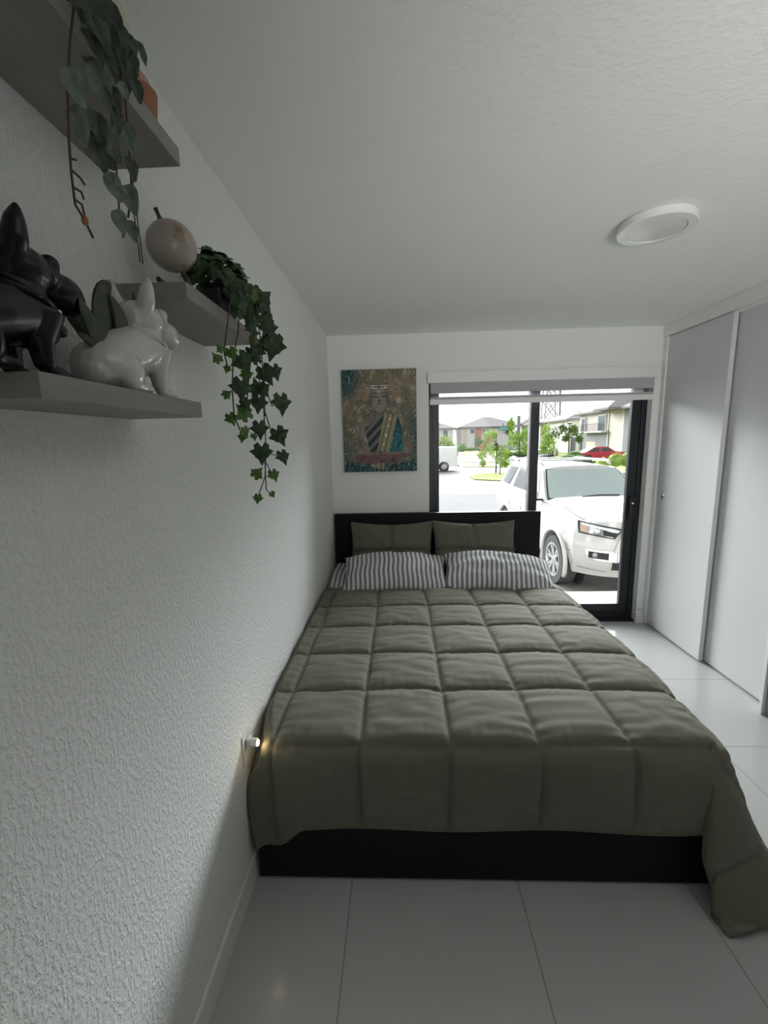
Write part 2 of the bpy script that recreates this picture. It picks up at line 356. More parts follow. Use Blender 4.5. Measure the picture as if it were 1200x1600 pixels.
POTH = [(-0.359,0.542,2.013,0.0194,0),(-0.381,0.576,1.997,0.0215,0),(-0.373,0.617,2.069,0.0249,0),(-0.386,0.69,2.136,0.0289,1),(-0.378,0.639,2.06,0.0105,0),(-0.383,0.615,2.019,0.0221,1),(-0.384,0.608,1.983,0.0236,1),(-0.375,0.627,2.008,0.0216,0),(-0.375,0.669,2.041,0.02,0),(-0.362,0.647,2.082,0.0106,0),(-0.371,0.616,1.95,0.0175,0),(-0.361,0.633,1.944,0.0208,0),(-0.364,0.609,1.904,0.0155,0),(-0.358,0.625,1.899,0.0131,0),(-0.371,0.64,2.042,0.0153,1),(-0.391,0.609,2.002,0.0146,1),(-0.364,0.628,2.126,0.0244,1),(-0.359,0.597,2.114,0.0268,1),(-0.362,0.592,2.13,0.0265,1),(-0.375,0.66,2.137,0.0257,1),(-0.369,0.626,2.099,0.0225,1),(-0.39,0.616,2.145,0.0147,0),(-0.365,0.661,2.152,0.0198,1),(-0.375,0.641,2.173,0.0249,1),(-0.387,0.622,2.139,0.0112,0),(-0.395,0.645,2.002,0.0193,1),(-0.364,0.626,2.06,0.0168,1),(-0.358,0.64,1.984,0.0153,1),(-0.394,0.638,2.106,0.0191,1),(-0.366,0.689,2.112,0.0165,1),(-0.382,0.599,2.14,0.0179,1),(-0.392,0.69,2.2,0.0227,1),(-0.386,0.71,2.164,0.0212,1),(-0.367,0.6,2.097,0.0197,1)]
PVINES = [[(-0.385,0.61,2.173),(-0.385,0.584,2.092),(-0.385,0.569,2.034),(-0.385,0.559,1.968),(-0.385,0.556,1.932),(-0.385,0.556,1.898),(-0.385,0.57,1.887),(-0.385,0.582,1.872)],[(-0.385,0.559,1.949),(-0.385,0.568,1.953)],[(-0.385,0.557,1.936),(-0.385,0.572,1.935),(-0.385,0.578,1.931)],[(-0.385,0.555,1.917),(-0.385,0.57,1.919),(-0.385,0.573,1.912)],[(-0.385,0.558,1.904),(-0.385,0.568,1.904),(-0.385,0.572,1.887)],[(-0.385,0.649,2.2),(-0.385,0.654,2.133),(-0.385,0.652,2.071),(-0.385,0.651,2.024),(-0.385,0.649,1.984),(-0.385,0.645,1.933),(-0.385,0.648,1.901)],[(-0.385,0.663,2.213),(-0.385,0.686,2.157),(-0.385,0.69,2.097),(-0.385,0.687,2.03),(-0.385,0.682,1.977),(-0.385,0.665,1.935)]]

# ================================================================== BED
bed = empty('bed', (.29, 1.37, 0), 'low black-brown wooden bed frame with tall flat headboard against the back wall', 'bed')
hb = box('headboard', -.556, 1.172, 3.565, 3.615, 0, 1.008, M['bedwood'], bed, .002)
box('foot_panel', -.545, 1.122, 1.345, 1.37, .012, .40, M['bedwood'], bed, .002)
box('side_rail', 1.095, 1.122, 1.371, 3.564, .012, .39, M['bedwood'], bed, .002)
box('side_rail', -.545, -.518, 1.371, 3.564, .012, .39, M['bedwood'], bed, .002)
for x_, y_ in ((-.5, 1.41), (1.05, 1.41), (-.5, 3.5), (1.05, 3.5)):
    box('leg', x_-.02, x_+.02, y_-.02, y_+.02, 0, .2, M['bedwood'], bed)
box('slat_base', -.517, 1.094, 1.372, 3.56, .24, .262, M['bedwood'], bed)
mt = G().box(-.515, 1.092, 1.385, 3.555, .263, .525).build('mattress', mat('mattress_cloth', (.6, .6, .6), .9), bevel=.04, seg=3)
tag(mt, 'mattress on the bed frame, hidden below the comforter and sheet', 'mattress')

# ---- quilted comforter --------------------------------------------
PH_K = [0, 22, 44, 56, 66, 78, 90]; PSI_K = [0, -4, -14, -10, 22, 62, 90]; FL_K = [.02, .05, .10, .12, .15, .24, .26]
def drape(s, t, xl, xr, yf, zt, rr, hang_l=1.0):
    """cloth lying on the bed, falling over right side, foot and (tight to the wall) left side"""
    if s < xl: a, side = xl - s, -1
    elif s > xr: a, side = s - xr, 1
    else: a, side = 0, 0
    b = max(0, yf - t)*(1 + .16*sm((-.36-s)/.10))
    rho = math.hypot(a, b)
    cxx = max(xl, min(xr, s)); cyy = max(yf, t)
    if rho < 1e-6: return Vector((cxx, cyy, zt))
    r_ = rr if side >= 0 else lerp(rr, .022, a/(a+b+1e-6))
    q_ = r_*PI/2
    if rho < q_: R_ = r_*math.sin(rho/r_); dz = r_*(1-math.cos(rho/r_)); ex = 0
    else: ex = rho - q_; R_ = r_; dz = r_ + ex
    phi = math.atan2(a, b)          # 0 = foot, pi/2 = side
    if side > 0:
        k = math.degrees(phi); near = lerp(.45, 1, sm((2.5-cyy)/1.0))
        psi = math.radians(float(np.interp(k, PH_K, PSI_K))); fl = float(np.interp(k, PH_K, FL_K))*(ex/.5)**1.1*near
        R_ += fl + .018*sm(ex/.25)*math.sin(cyy*11+1.0)*math.sin(phi)**3
        vx, vy = math.sin(psi)*R_, -math.cos(psi)*R_
        dz = r_*(1-math.cos(min(rho/r_, PI/2))) + ex*(1-.10*fl)
    elif side < 0:
        vx, vy = -math.sin(phi)**.6*(R_ + .075*sm(ex/.16)), -math.cos(phi)*R_
        vy += -.022*math.sin(2*phi)*sm(ex/.2)
    else:
        vx, vy = 0, -(R_ - .0*ex)
        vy -= .006*math.sin(s*9)*sm(ex/.2)
    x_, y_, z_ = cxx+vx, cyy+vy, zt-dz
    if z_ < .016:
        over = .016 - z_; z_ = .016 + .004*math.sin(40*over)
        l_ = math.hypot(vx, vy)+1e-6; x_ += vx/l_*over*.25; y_ += vy/l_*over*.25
    return Vector((max(XL+.012, x_), y_, z_))

SX = [-.785, -.47, -.155, .16, .475, .79, 1.105, 1.42, 1.735]
SY = [2.92, 2.605, 2.30, 1.99, 1.68, 1.36, 1.04]
def seamdist(v, seams):
    return min(abs(v-q_) for q_ in seams)
def build_comforter():
    s0, s1_, t0, t1 = -.635, 1.62, 1.035, 2.985
    ns, nt_ = 330, 262
    P = np.zeros((nt_+1, ns+1, 3)); Hh = np.zeros((nt_+1, ns+1))
    for j in range(nt_+1):
        t = lerp(t1, t0, j/nt_)
        for i in range(ns+1):
            s = lerp(s0, s1_, i/ns)
            # the far hem sags a little, crown toward the middle
            xl = -.535 + .055*sm((1.62-t)/.3)
            xr = 1.085 - .02*sm((1.9-t)/.5)
            zt = .556 + .012*math.cos((s-.28)*1.7) - .012*sm((2.2-t)/1.0)
            p = drape(s, t, xl, xr, 1.395, zt, .062)
            P[j, i] = p
            ws = s + .010*noise.noise(Vector((s*2, t*2.3, 1))) ; wt = t + .012*noise.noise(Vector((s*2.1, t*2, 5)))
            ds, dt = seamdist(ws, SX), seamdist(wt, SY)
            hem = min((s-s0), (s1_-s), (t1-t), (t-t0))
            f = lambda d_: 1 - math.exp(-(d_/.026)**.75)
            h_ = .027*f(ds)*f(dt) - .0060*math.exp(-(min(ds, dt)/.008)**2)
            # puckers radiating from seams, soft wrinkles
            pk = math.exp(-dt/.05)*noise.noise(Vector((s*34, t*7, 2))) + math.exp(-ds/.05)*noise.noise(Vector((s*7, t*34, 9)))
            wr = noise.noise(Vector((s*9+3*noise.noise(Vector((s*2, t*2, 0))), t*22, 4)))
            h_ += .0062*pk*(1 if min(ds, dt) > .006 else .2) + .0050*wr*f(min(ds, dt)) + .004*noise.noise(Vector((s*5, t*5, 7)))
            h_ *= min(1, max(0, hem)/.03)**.5
            if s < xl: h_ *= .25
            Hh[j, i] = h_
    du = np.gradient(P, axis=1); dv = np.gradient(P, axis=0)
    n = np.cross(dv, du); n /= np.maximum(np.linalg.norm(n, axis=2, keepdims=True), 1e-9)
    if n[20, 100, 2] < 0: n = -n
    Q = P + n*Hh[..., None]
    Q[..., 0] = np.maximum(Q[..., 0], XL+.006); Q[..., 2] = np.maximum(Q[..., 2], .012)
    g_ = G(); g_.grid([[tuple(Q[j, i]) for i in range(ns+1)] for j in range(nt_+1)])
    o = g_.build('comforter', M['comforter'], smooth=True)
    sd2 = o.modifiers.new('thickness', 'SOLIDIFY'); sd2.thickness = .010; sd2.offset = -1
    return o
cf = build_comforter()
tag(cf, 'olive green box-quilted comforter spread over the bed, corner trailing on the floor', 'comforter')

# ---- striped flat sheet at the head of the bed ---------------------
def build_sheet():
    s0, s1_, t0, t1 = -.62, 1.40, 2.80, 3.53; ns, nt_ = 110, 44; P = []; S = []
    for j in range(nt_+1):
        t = lerp(t1, t0, j/nt_); row = []
        for i in range(ns+1):
            s = lerp(s0, s1_, i/ns)
            p = drape(s, t, -.53, 1.105, 0, .532 + .012*(noise.noise(Vector((s*5, t*5, 0)))), .055)
            if s < -.2 and t > 2.98: p.z += .06*sm((-.25-s)/.25)*sm((t-2.95)/.3)
            row.append(p); S.append(s)
        P.append(row)
    o = G().grid(P).build('flat_sheet', M['stripe'], smooth=True)
    at = o.data.attributes.new('stripe', 'FLOAT', 'POINT'); at.data.foreach_set('value', S)
    return tag(o, 'grey and white striped bed sheet showing at the edges of the pillows', 'bed sheet')
build_sheet()

# ---- pillows ---------------------------------------------------------
def pillow(name, wd, dp, th, m, label, cat, group, loc, rot, seams=False, flange=0, seed=0, sag=0):
    g_ = G(); n = 44; st = []
    for sgn in (1, -1):
        P = []
        for j in range(n+1):
            row = []
            for i in range(n+1):
                u, v = -1+2*i/n, -1+2*j/n
                e_ = max(0, (1-abs(u)**2.6))**.55 * max(0, (1-abs(v)**2.4))**.55
                cu = 1 - .07*(1-u*u)*abs(v)**3 * 0 - .055*(1-v*v)*0
                x_ = u*wd/2*(1 - .075*math.cos(v*PI/2)*abs(u)**3); y_ = v*dp/2*(1 - .13*math.cos(u*PI/2)*abs(v)**3)
                z_ = sgn*th/2*e_
                nn = noise.noise(Vector((u*2.2+seed, v*2.2, sgn)))*.10 + noise.noise(Vector((u*7+seed, v*3.5, sgn*2)))*.045
                ed = math.exp(-(1-max(abs(u), abs(v)))/.18)
                nn += ed*.10*noise.noise(Vector((u*11+seed, v*11, 3)))
                z_ += sgn*th*nn*e_**.5
                if seams:
                    d_ = min(abs(u+.02), abs(v-.0)); z_ -= sgn*th*.24*math.exp(-(d_/.03)**1.0); z_ += sgn*th*.05*math.exp(-(d_/.12))*noise.noise(Vector((u*16, v*16, 1)))*e_**.5
                if sag: z_ -= sag*(u*u)*(1 if True else 0) + sag*.4*v*v
                row.append((x_, y_, z_)); st.append(x_)
            P.append(row)
        g_.grid(P)
    o = g_.build(name, m, smooth=True)
    bm = bmesh.new(); bm.from_mesh(o.data); la = bm.verts.layers.float.new('stripe')
    for v_ in bm.verts: v_[la] = v_.co.x + .003*math.sin(v_.co.y*30+seed) + wd
    bmesh.ops.remove_doubles(bm, verts=bm.verts, dist=.0004); bmesh.ops.recalc_face_normals(bm, faces=bm.faces)
    bm.to_mesh(o.data); bm.free()
    o.location = loc; o.rotation_euler = rot
    return tag(o, label, cat, group)
pillow('pillow_sham', .69, .50, .19, M['cover'], 'olive quilted sham leaning on the headboard nearer the left wall', 'pillow', 'olive quilted shams', (-.075, 3.41, .725), (math.radians(66), 0, math.radians(-1)), seams=True, seed=2)
pillow('pillow_sham', .69, .50, .19, M['cover'], 'olive quilted sham leaning on the headboard nearer the glass door side', 'pillow', 'olive quilted shams', (.60, 3.41, .725), (math.radians(66), math.radians(1), math.radians(2)), seams=True, seed=9)
pillow('bed_pillow', .80, .46, .175, M['stripe'], 'striped grey and white pillow nearer the left wall, in front of the olive sham', 'pillow', 'striped pillows', (-.045, 3.09, .655), (math.radians(22), math.radians(0), math.radians(1)), seed=4, sag=.035)
pillow('bed_pillow', .82, .46, .18, M['stripe'], 'striped grey and white pillow nearer the glass door, drooping over the mattress edge', 'pillow', 'striped pillows', (.72, 3.08, .655), (math.radians(22), math.radians(4), math.radians(-5)), seed=12, sag=.045)

# ================================================================== PRINT ON CANVAS
def build_canvas():
    x0, x1, z0, z1 = -.462, .147, 1.36, 2.187; y0, y1 = YB-.032, YB-.001
    root = empty('canvas_print', ((x0+x1)/2, YB, (z0+z1)/2), 'unframed canvas picture of a seated Buddha in teal and gold hanging on the back wall', 'picture')
    box('canvas_edge', x0, x1, y0+.0008, y1, z0, z1, mat('canvas_edge', (.16, .17, .16), .8), root)
    W, Hn = 150, 204
    def fb(u, v, s, k=0): return noise.fractal(Vector((u*s, v*s, k)), 1.0, 2.0, 4)
    def inpoly(u, v, pts):
        c = False; n_ = len(pts)
        for i in range(n_):
            a_, b_ = pts[i], pts[i-1]
            if (a_[1] > v) != (b_[1] > v) and u < (b_[0]-a_[0])*(v-a_[1])/(b_[1]-a_[1])+a_[0]: c = not c
        return c
    # picture coordinates: u 0..1 right, v 0..1 down
    robe = [(.30,.56),(.36,.53),(.55,.43),(.60,.42),(.66,.43),(.50,.80),(.36,.80),(.33,.70),(.30,.60)]
    sash_ = [(.57,.41),(.74,.46),(.62,.80),(.46,.79)]
    arm_r = [(.66,.43),(.76,.47),(.80,.58),(.82,.80),(.62,.80)]
    torso = [(.30,.44),(.42,.40),(.44,.36),(.56,.36),(.58,.40),(.66,.42),(.52,.80),(.24,.80),(.22,.68),(.26,.50)]
    gap = [(.285,.68),(.33,.61),(.37,.76)]
    lap = [(.12,.84),(.30,.80),(.60,.815),(.84,.79),(.92,.84),(.70,.90),(.40,.92),(.18,.90)]
    tail = [(.40,.84),(.56,.84),(.55,.98),(.36,.95)]
    V = []; F = []; Cc = []
    for j in range(Hn+1):
        for i in range(W+1):
            u, v = i/W, j/Hn
            V.append((lerp(x0, x1, u), y0, lerp(z1, z0, v)))
            n1 = fb(u, v*1.35, 5, 1); n2 = fb(u, v*1.35, 11, 4); n3 = fb(u*3, v*1.35, 8, 8)
            # fern-like strokes
            ang = math.atan2(v-.2-.3*round((v-.2)/.3), u-.12-.38*round((u-.12)/.38)); st = .5+.5*math.sin(ang*17+n2*6)
            base = np.array((.15, .135, .10)) + np.array((.13, .06, .035))*max(0, n1+.10) + .30*st**3*max(0, n2+.15)*np.array((1, 1, .85)) - .05*max(0, -n3)
            teal = max(0, min(1, 1.2*sm((.35-u)/.3)*sm((.35-v)/.2)+sm((u-.78)/.2)*sm((v-.3)/.2)*.7+sm((v-.86)/.08)+sm((.2-u)/.2)*sm((v-.55)/.2)*.6))
            tc_ = np.array((.045, .085, .085))*(0.4+1.0*st) + .20*st**4*max(0, n3+.1)*np.array((.8, 1, 1))
            c = base*(1-teal)+tc_*teal
            if inpoly(u, v, torso): c = np.array((.13, .105, .09))*(1+.9*n1) + .03*st
            if inpoly(u, v, gap): c = np.array((.30, .27, .29))
            if inpoly(u, v, robe):
                k = .5+.5*math.sin((u*.75+v*1.0)*62); c = np.array((.035, .042, .045))+np.array((.13, .125, .11))*k**2
            if inpoly(u, v, arm_r):
                k = .5+.5*math.sin(fb(u, v, 9, 3)*14); c = np.array((.02, .05, .06))+np.array((.03, .17, .16))*k*sm((v-.48)/.2)
            if inpoly(u, v, sash_) or inpoly(u, v, tail):
                k = .5+.5*math.sin(u*260)*math.sin(v*330); c = np.array((.22, .19, .11))+.07*k
                q_ = (u - (.655 - (v-.43)*.36)) if v < .82 else (u-.475)
                if .030 < abs(q_) < .041: c = np.array((.06, .05, .03))
                if v < .8 and abs(q_) < .010 and min(abs(v-t_) for t_ in (.43, .48, .545, .635, .725)) < .008: c = np.array((.75, .75, .70))
            if inpoly(u, v, lap):
                c = np.array((.13, .075, .075))*(1+.6*n2)+.02*st
                if v < .825: c = np.array((.17, .14, .12))*(1+.4*n2)
            # head
            hu, hv = (u-.50)/.115, (v-.275)/.135
            if hu*hu+hv*hv < 1 or (abs(u-.5) < .112 and .185 < v < .28):
                sh = 1-.35*abs(hu)**2; c = np.array((.23, .205, .185))*sh*(1+.25*n2)
                for eu in (.445, .565):
                    if abs(u-eu) < .038 and abs(v-(.258+.9*(u-eu)**2*6)) < .006: c = np.array((.05, .045, .04))
                    if abs(u-eu) < .046 and abs(v-(.232-(.02-abs(u-eu)*.35)*.4)) < .005: c = np.array((.09, .08, .07))
                if abs(u-.497) < .006 and .24 < v < .30: c = c*.7
                if abs(u-.5) < .026 and abs(v-.305) < .006: c = np.array((.07, .06, .055))
                if abs(u-.5) < .034 and abs(v-.330) < .006: c = np.array((.10, .055, .05))
            for eu in (.385, .618):
                if abs(u-eu) < .014 and .235 < v < .365: c = np.array((.16, .14, .125)) if abs(u-eu) < .008 else np.array((.04, .04, .04))
            if abs(u-.5) < .125 and .135 < v < .19: c = np.array((.10, .085, .06))
            if abs(u-.5) < .125 and (abs(v-.155) < .006 or abs(v-.180+.05*(u-.5)**2*10) < .006) and math.sin(u*330) > -.1: c = np.array((.75, .73, .66))
            if math.hypot((u-.5), (v-.10)*1.3) < .085 and v < .14: c = np.array((.17, .15, .10))*(1+.5*math.sin(u*190)*math.sin(v*190))
            if math.hypot(u-.49, (v-.215)*1.35) < .008: c = np.array((.7, .68, .62))
            Cc.append((*np.clip(c*1.35, .004, 1), 1))
    for j in range(Hn):
        for i in range(W):
            a_ = j*(W+1)+i; F.append((a_, a_+W+1, a_+W+2, a_+1))
    me = bpy.data.meshes.new('picture_face'); me.from_pydata(V, [], F); me.update()
    at = me.color_attributes.new('print', 'FLOAT_COLOR', 'POINT'); at.data.foreach_set('color', [q_ for c_ in Cc for q_ in c_])
    m = mat('canvas_print', (.2, .2, .2), .75, spec=.2); a_ = N(m, 'ShaderNodeAttribute'); a_.attribute_name = 'print'; L(m, a_.outputs['Color'], B(m).inputs['Base Color'])
    link('picture_face', me, m, root)
build_canvas()

# ================================================================== FLOATING SHELVES
def shelf(y0, y1, zb, lab):
    return tag(G().box(XL+.0005, -.415, y0, y1, zb, zb+.031).build('floating_shelf', M['shelf'], bevel=.0012), lab, 'shelf', 'grey floating shelves on the left wall')
shelf(.49, .915, 2.143, 'grey wooden floating shelf highest on the left wall, under the silvery trailing plant')
shelf(.892, 1.312, 1.898, 'grey wooden floating shelf with the ivy and small globe, second highest on the left wall')
shelf(.50, .914, 1.667, 'grey wooden floating shelf carrying the black and white dog figurines, lowest on the left wall')

# ================================================================== DOG FIGURINES (planters)
def dog_mesh():
    g_ = G()
    g_.ell((0, .690, .739), (.044, .060, .038)); g_.ell((0, .655, .726), (.030, .030, .024))
    for s_ in (-1, 1):
        g_.ell((s_*.033, .704, .731), (.020, .036, .031)); g_.tube([(s_*.036, .70, .709), (s_*.038, .742, .709)], [.010, .0085], 12); g_.ell((s_*.038, .744, .7085), (.011, .014, .0085))
        g_.tube([(s_*.022, .820, .785), (s_*.023, .808, .745), (s_*.023, .812, .715)], [.026, .016, .012], 14)
        g_.ell((s_*.024, .826, .7095), (.012, .023, .0095)); g_.ell((s_*.024, .845, .7065), (.011, .014, .0065))
        g_.tube([(s_*.022, .787, .842), (s_*.029, .785, .860), (s_*.033, .785, .880), (s_*.034, .789, .897)], [.014, .015, .011, .004], 14)
        g_.ell((s_*.017, .848, .851), (.013, .014, .012))
    g_.tube([(0, .632, .722), (0, .645, .722)], [.006, .010], 10)
    g_.tube([(0, .665, .738), (0, .70, .752), (0, .755, .770), (0, .805, .785)], [.030, .038, .043, .040], 20)
    g_.ell((0, .828, .770), (.032, .030, .030)); g_.tube([(0, .805, .785), (0, .805, .825)], [.036, .034], 18)
    g_.ell((0, .808, .833), (.041, .046, .034)); g_.ell((0, .845, .838), (.030, .026, .024))
    g_.ell((0, .880, .825), (.029, .036, .025)); g_.ell((0, .890, .817), (.027, .029, .022)); g_.ell((0, .919, .834), (.010, .007, .008))
    o = g_.build('body', M['white_ceramic'])
    r_ = o.modifiers.new('r', 'REMESH'); r_.mode = 'VOXEL'; r_.voxel_size = .0026
    s_ = o.modifiers.new('s', 'SMOOTH'); s_.factor = .6; s_.iterations = 7
    pick(o); o.data.polygons.foreach_set('use_smooth', [True]*len(o.data.polygons))
    return o
DZ = .9935
def build_dogs():
    body = dog_mesh()
    # move mesh into figurine space: origin on the shelf below the belly
    body.data.transform(Matrix.Translation((0, -.755, -.7005)))
    for v_ in body.data.vertices:
        if v_.co.y < -.03: v_.co.y = -.03 + (v_.co.y+.03)*.82
        if v_.co.y > .06: v_.co.z += .004*min(1, (v_.co.y-.06)/.05)*(1 if v_.co.z > .07 else 0)
    col = G(); ring = []
    for k in range(41):
        t = 2*PI*k/40; ring.append(Vector((.039*math.cos(t), .047 + .046*math.sin(t), .0955 - .010*math.sin(t))))
    col.tube(ring, .0045, 8); 
    w_scale = 1.03
    w_ = empty('dog_figurine', (-.470, .760, 1.6985), 'glossy white ceramic bulldog planter sitting on the lowest shelf', 'figurine', 'bulldog planters')
    w_.scale = (1.0, 1.03, 1.03)
    me_b = body.data.copy(); me_b.materials.clear(); me_b.materials.append(M['black_ceramic'])
    for v_ in me_b.vertices:
        if v_.co.y < -.02: v_.co.y = -.02 + (v_.co.y+.02)*.52
    def fit(o, p):
        o.parent = p; return o
    fit(body, w_)
    c = col.build('collar', M['white_ceramic'], smooth=True); fit(c, w_)
    b_ = empty('dog_figurine', (-.480, .508, 1.6985), 'glossy black ceramic bulldog planter with jewelled collar on the lowest shelf', 'figurine', 'bulldog planters')
    b_.scale = (.98, 1.0, 1.0)
    bo = bpy.data.objects.new('body', me_b); C.objects.link(bo); fit(bo, b_)
    c2 = col.build('collar', M['black_ceramic'], smooth=True); fit(c2, b_)
    tg = G()
    for sx_ in (0, 1): tg.box(.010+.013*sx_, .021+.013*sx_, .088-.01*sx_, .096-.01*sx_, .080, .092)
    t_ = tg.build('rhinestone_tag', M['silver'], bevel=.002); fit(t_, b_)
    be = G().ell((.020, .097, .069), (.0075, .0075, .0085), 14, 10).build('bead', M['silver'] if False else M['black_plastic'], smooth=True); fit(be, b_)
build_dogs()

# blades: curved tapering thick leaf
def blade(g_, pts, wid, thick, side=Vector((1, 0, 0)), n=14):
    P = [Vector(p) for p in pts]
    def cr(t):
        k = t*(len(P)-1); i = min(int(k), len(P)-2); f = k-i
        p0, p1, p2, p3 = P[max(i-1, 0)], P[i], P[i+1], P[min(i+2, len(P)-1)]
        return .5*((2*p1)+(-p0+p2)*f+(2*p0-5*p1+4*p2-p3)*f*f+(-p0+3*p1-3*p2+p3)*f**3)
    rings = []
    for i in range(n+1):
        t = i/n; c = cr(t); d = (cr(min(1, t+.02))-cr(max(0, t-.02))).normalized()
        nrm = side - d*side.dot(d); nrm.normalize(); bi = d.cross(nrm)
        w_ = wid*(math.sin(PI*min(1, .32+.68*t))**.8 if t < 1 else 0)+.0004; th = thick*(1-t)**.6+.0004
        rings.append([c + bi*w_*math.cos(a) + nrm*th*math.sin(a)*(1 if math.sin(a) > 0 else .3) for a in (2*PI*k/10 for k in range(10))])
    g_.ring(rings)
al = G(); X0 = -.487; up_ = Vector((1, 0, 0))
for pts, wd in ((((X0, .722, .762), (X0+.006, .700, .800), (X0+.006, .705, .845), (X0, .738, .876)), .021),
                (((X0, .722, .760), (X0, .752, .795), (X0+.004, .785, .832), (X0, .800, .885)), .014),
                (((X0, .722, .760), (X0+.012, .685, .775), (X0+.016, .655, .795), (X0+.02, .632, .820)), .019),
                (((X0, .720, .755), (X0+.012, .690, .757), (X0+.014, .660, .768), (X0+.012, .630, .775)), .010),
                (((X0, .722, .758), (X0-.03, .715, .79), (X0-.05, .70, .83), (X0-.055, .69, .86)), .016),
                (((X0, .725, .758), (X0+.01, .735, .79), (X0+.014, .728, .825), (X0+.01, .715, .852)), .018)):
    blade(al, [(x_+.014, y_*1.03-.014, 1.6985+(z_-.705)*1.05) for x_, y_, z_ in pts], wd*1.3, .006, up_)
tag(al.build('artificial_aloe', M['aloe'], smooth=True), 'thick green aloe leaves growing from the white bulldog planter', 'plant')
bp = G(); bp.tube([(-.50, .45, 1.775), (-.478, .480, 1.780), (-.462, .498, 1.783)], [.002, .002, .001], 6)
bp2 = G()
for c_, r_ in (((-.455, .497, 1.800), .013), ((-.458, .508, 1.779), .012), ((-.47, .487, 1.815), .011), ((-.478, .478, 1.79), .012), ((-.49, .46, 1.806), .013)):
    bp2.ell(c_, (r_*.6, r_, r_*1.05), 12, 8, Matrix.Rotation(.6, 3, 'X'))
bt = empty('succulent_sprig', (-.50, .45, 1.775), 'yellow-green sprig behind the black bulldog planter at the picture edge', 'plant')
bp.build('stem', M['stem'], bt, smooth=True); bp2.build('buds', M['bud'], bt, smooth=True)

# ================================================================== DESK GLOBE
gb = empty('desk_globe', (-.49, 1.003, 1.929), 'small beige marbled globe on a dark stand on the middle shelf', 'globe')
m = M['globe'] = mat('marbled_globe', (.5, .42, .34), .28, spec=.6); mottle(m, (.42, .37, .32), (.27, .16, .07), 20, 5, .56, .68)
ax = Vector((-.25, -.35, 1)).normalized()
gc = Vector((-.49, 1.003, 2.040))
gs = G().ell(gc, (.0515, .0515, .0515), 40, 28).build('sphere', m, gb, smooth=True)
G().tube([gc+ax*.050, gc+ax*.058, gc+ax*.072], [.006, .004, .0045], 12).build('axis_pin', M['gold'], gb, smooth=True)
G().tube([gc-ax*.050, gc-ax*.060], [.006, .005], 12).build('axis_pin', M['gold'], gb, smooth=True)
G().tube([gc-ax*.058, gc-ax*.066+Vector((0, .006, -.003)), Vector((-.478, 1.045, 1.962)), Vector((-.484, 1.046, 1.937))], [.005, .007, .010, .013], 12).build('stand_arm', M['gold'], gb, smooth=True)
G().tube([(-.486, .925, 1.9465), (-.487, .98, 1.9405), (-.486, 1.06, 1.9365)], [.0055, .0065, .0075], 10).build('foot_bar', M['gold'], gb, smooth=True)
G().tube([(-.530, 1.046, 1.9365), (-.445, 1.046, 1.9365)], [.006, .006], 10).build('foot_bar', M['gold'], gb, smooth=True)

# ================================================================== TRAILING PLANTS
def ivy_leaf(g_, c, r, face, updir, rnd):
    """five-lobed leaf, cupped"""
    out_ = [(0, -.55), (.28, -.85), (.62, -.62), (.60, -.30), (1.0, -.10), (.62, .22), (.52, .42), (.30, .55), (0, 1.15)]
    pts = [(0, -.45)] + out_[1:] + [(-x_, y_) for x_, y_ in reversed(out_[1:-1])]
    f = face.normalized(); u_ = (updir - f*updir.dot(f)).normalized(); s_ = u_.cross(f)
    vs = [c + f*r*.10]
    for x_, y_ in pts: vs.append(c + s_*(x_*r) + u_*(y_*r) - f*r*(.16*(x_*x_+y_*y_) - .05*math.sin(x_*9+rnd)))
    n_ = len(pts); g_.add(vs, [(0, 1+i, 1+(i+1) % n_) for i in range(n_)])
def oval_leaf(g_, c, r, face, updir, rnd, asp=.62):
    f = face.normalized(); u_ = (updir - f*updir.dot(f)).normalized(); s_ = u_.cross(f)
    n_ = 20; vs = [c + f*0]; mid = []
    for i in range(n_):
        t = 2*PI*i/n_; y_ = math.cos(t); x_ = math.sin(t)*asp*(1-.28*y_)
        if y_ > .9: y_ += .18
        vs.append(c + s_*(x_*r) + u_*(y_*r) + f*r*(.45*x_*x_ - .15*y_*y_ + .06*math.sin(5*t+rnd)))
    g_.add(vs, [(0, 1+i, 1+(i+1) % n_) for i in range(n_)])
rnd = random.Random(5)
iv = empty('potted_ivy', (-.478, 1.215, 1.929), 'dark green ivy in a black pot trailing off the middle shelf', 'plant')
G().lathe((-.478, 1.215, 0), [(.0, 1.9292), (.036, 1.9292), (.040, 1.935), (.052, 2.010), (.056, 2.012), (.056, 2.020), (.050, 2.020), (.046, 1.995), (.0, 1.995)], 32).build('pot', M['black_plastic'], iv, auto=.7)
stg = G()
for v_ in IVINES:
    pts = [Vector(p) for p in v_]; stg.tube(pts, [.0016]*len(pts), 6)
for q_ in range(5): stg.tube([(-.47, 1.215, 2.0), (-.44+.01*q_, 1.235+.01*q_, 2.035), (-.40, 1.25+.01*q_, 2.02), Vector(IVINES[q_ % 5][0])], .0016, 6)
stg.build('vines', M['stem'], iv, smooth=True)
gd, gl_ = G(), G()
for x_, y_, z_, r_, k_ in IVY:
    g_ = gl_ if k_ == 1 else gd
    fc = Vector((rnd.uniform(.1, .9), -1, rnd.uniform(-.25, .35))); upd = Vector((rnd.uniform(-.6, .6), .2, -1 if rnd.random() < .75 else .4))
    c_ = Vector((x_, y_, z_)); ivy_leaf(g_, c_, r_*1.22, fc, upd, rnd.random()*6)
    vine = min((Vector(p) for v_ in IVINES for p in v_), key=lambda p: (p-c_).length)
    if (vine-c_).length < .06: g_.tube([c_, vine], .0009, 4)
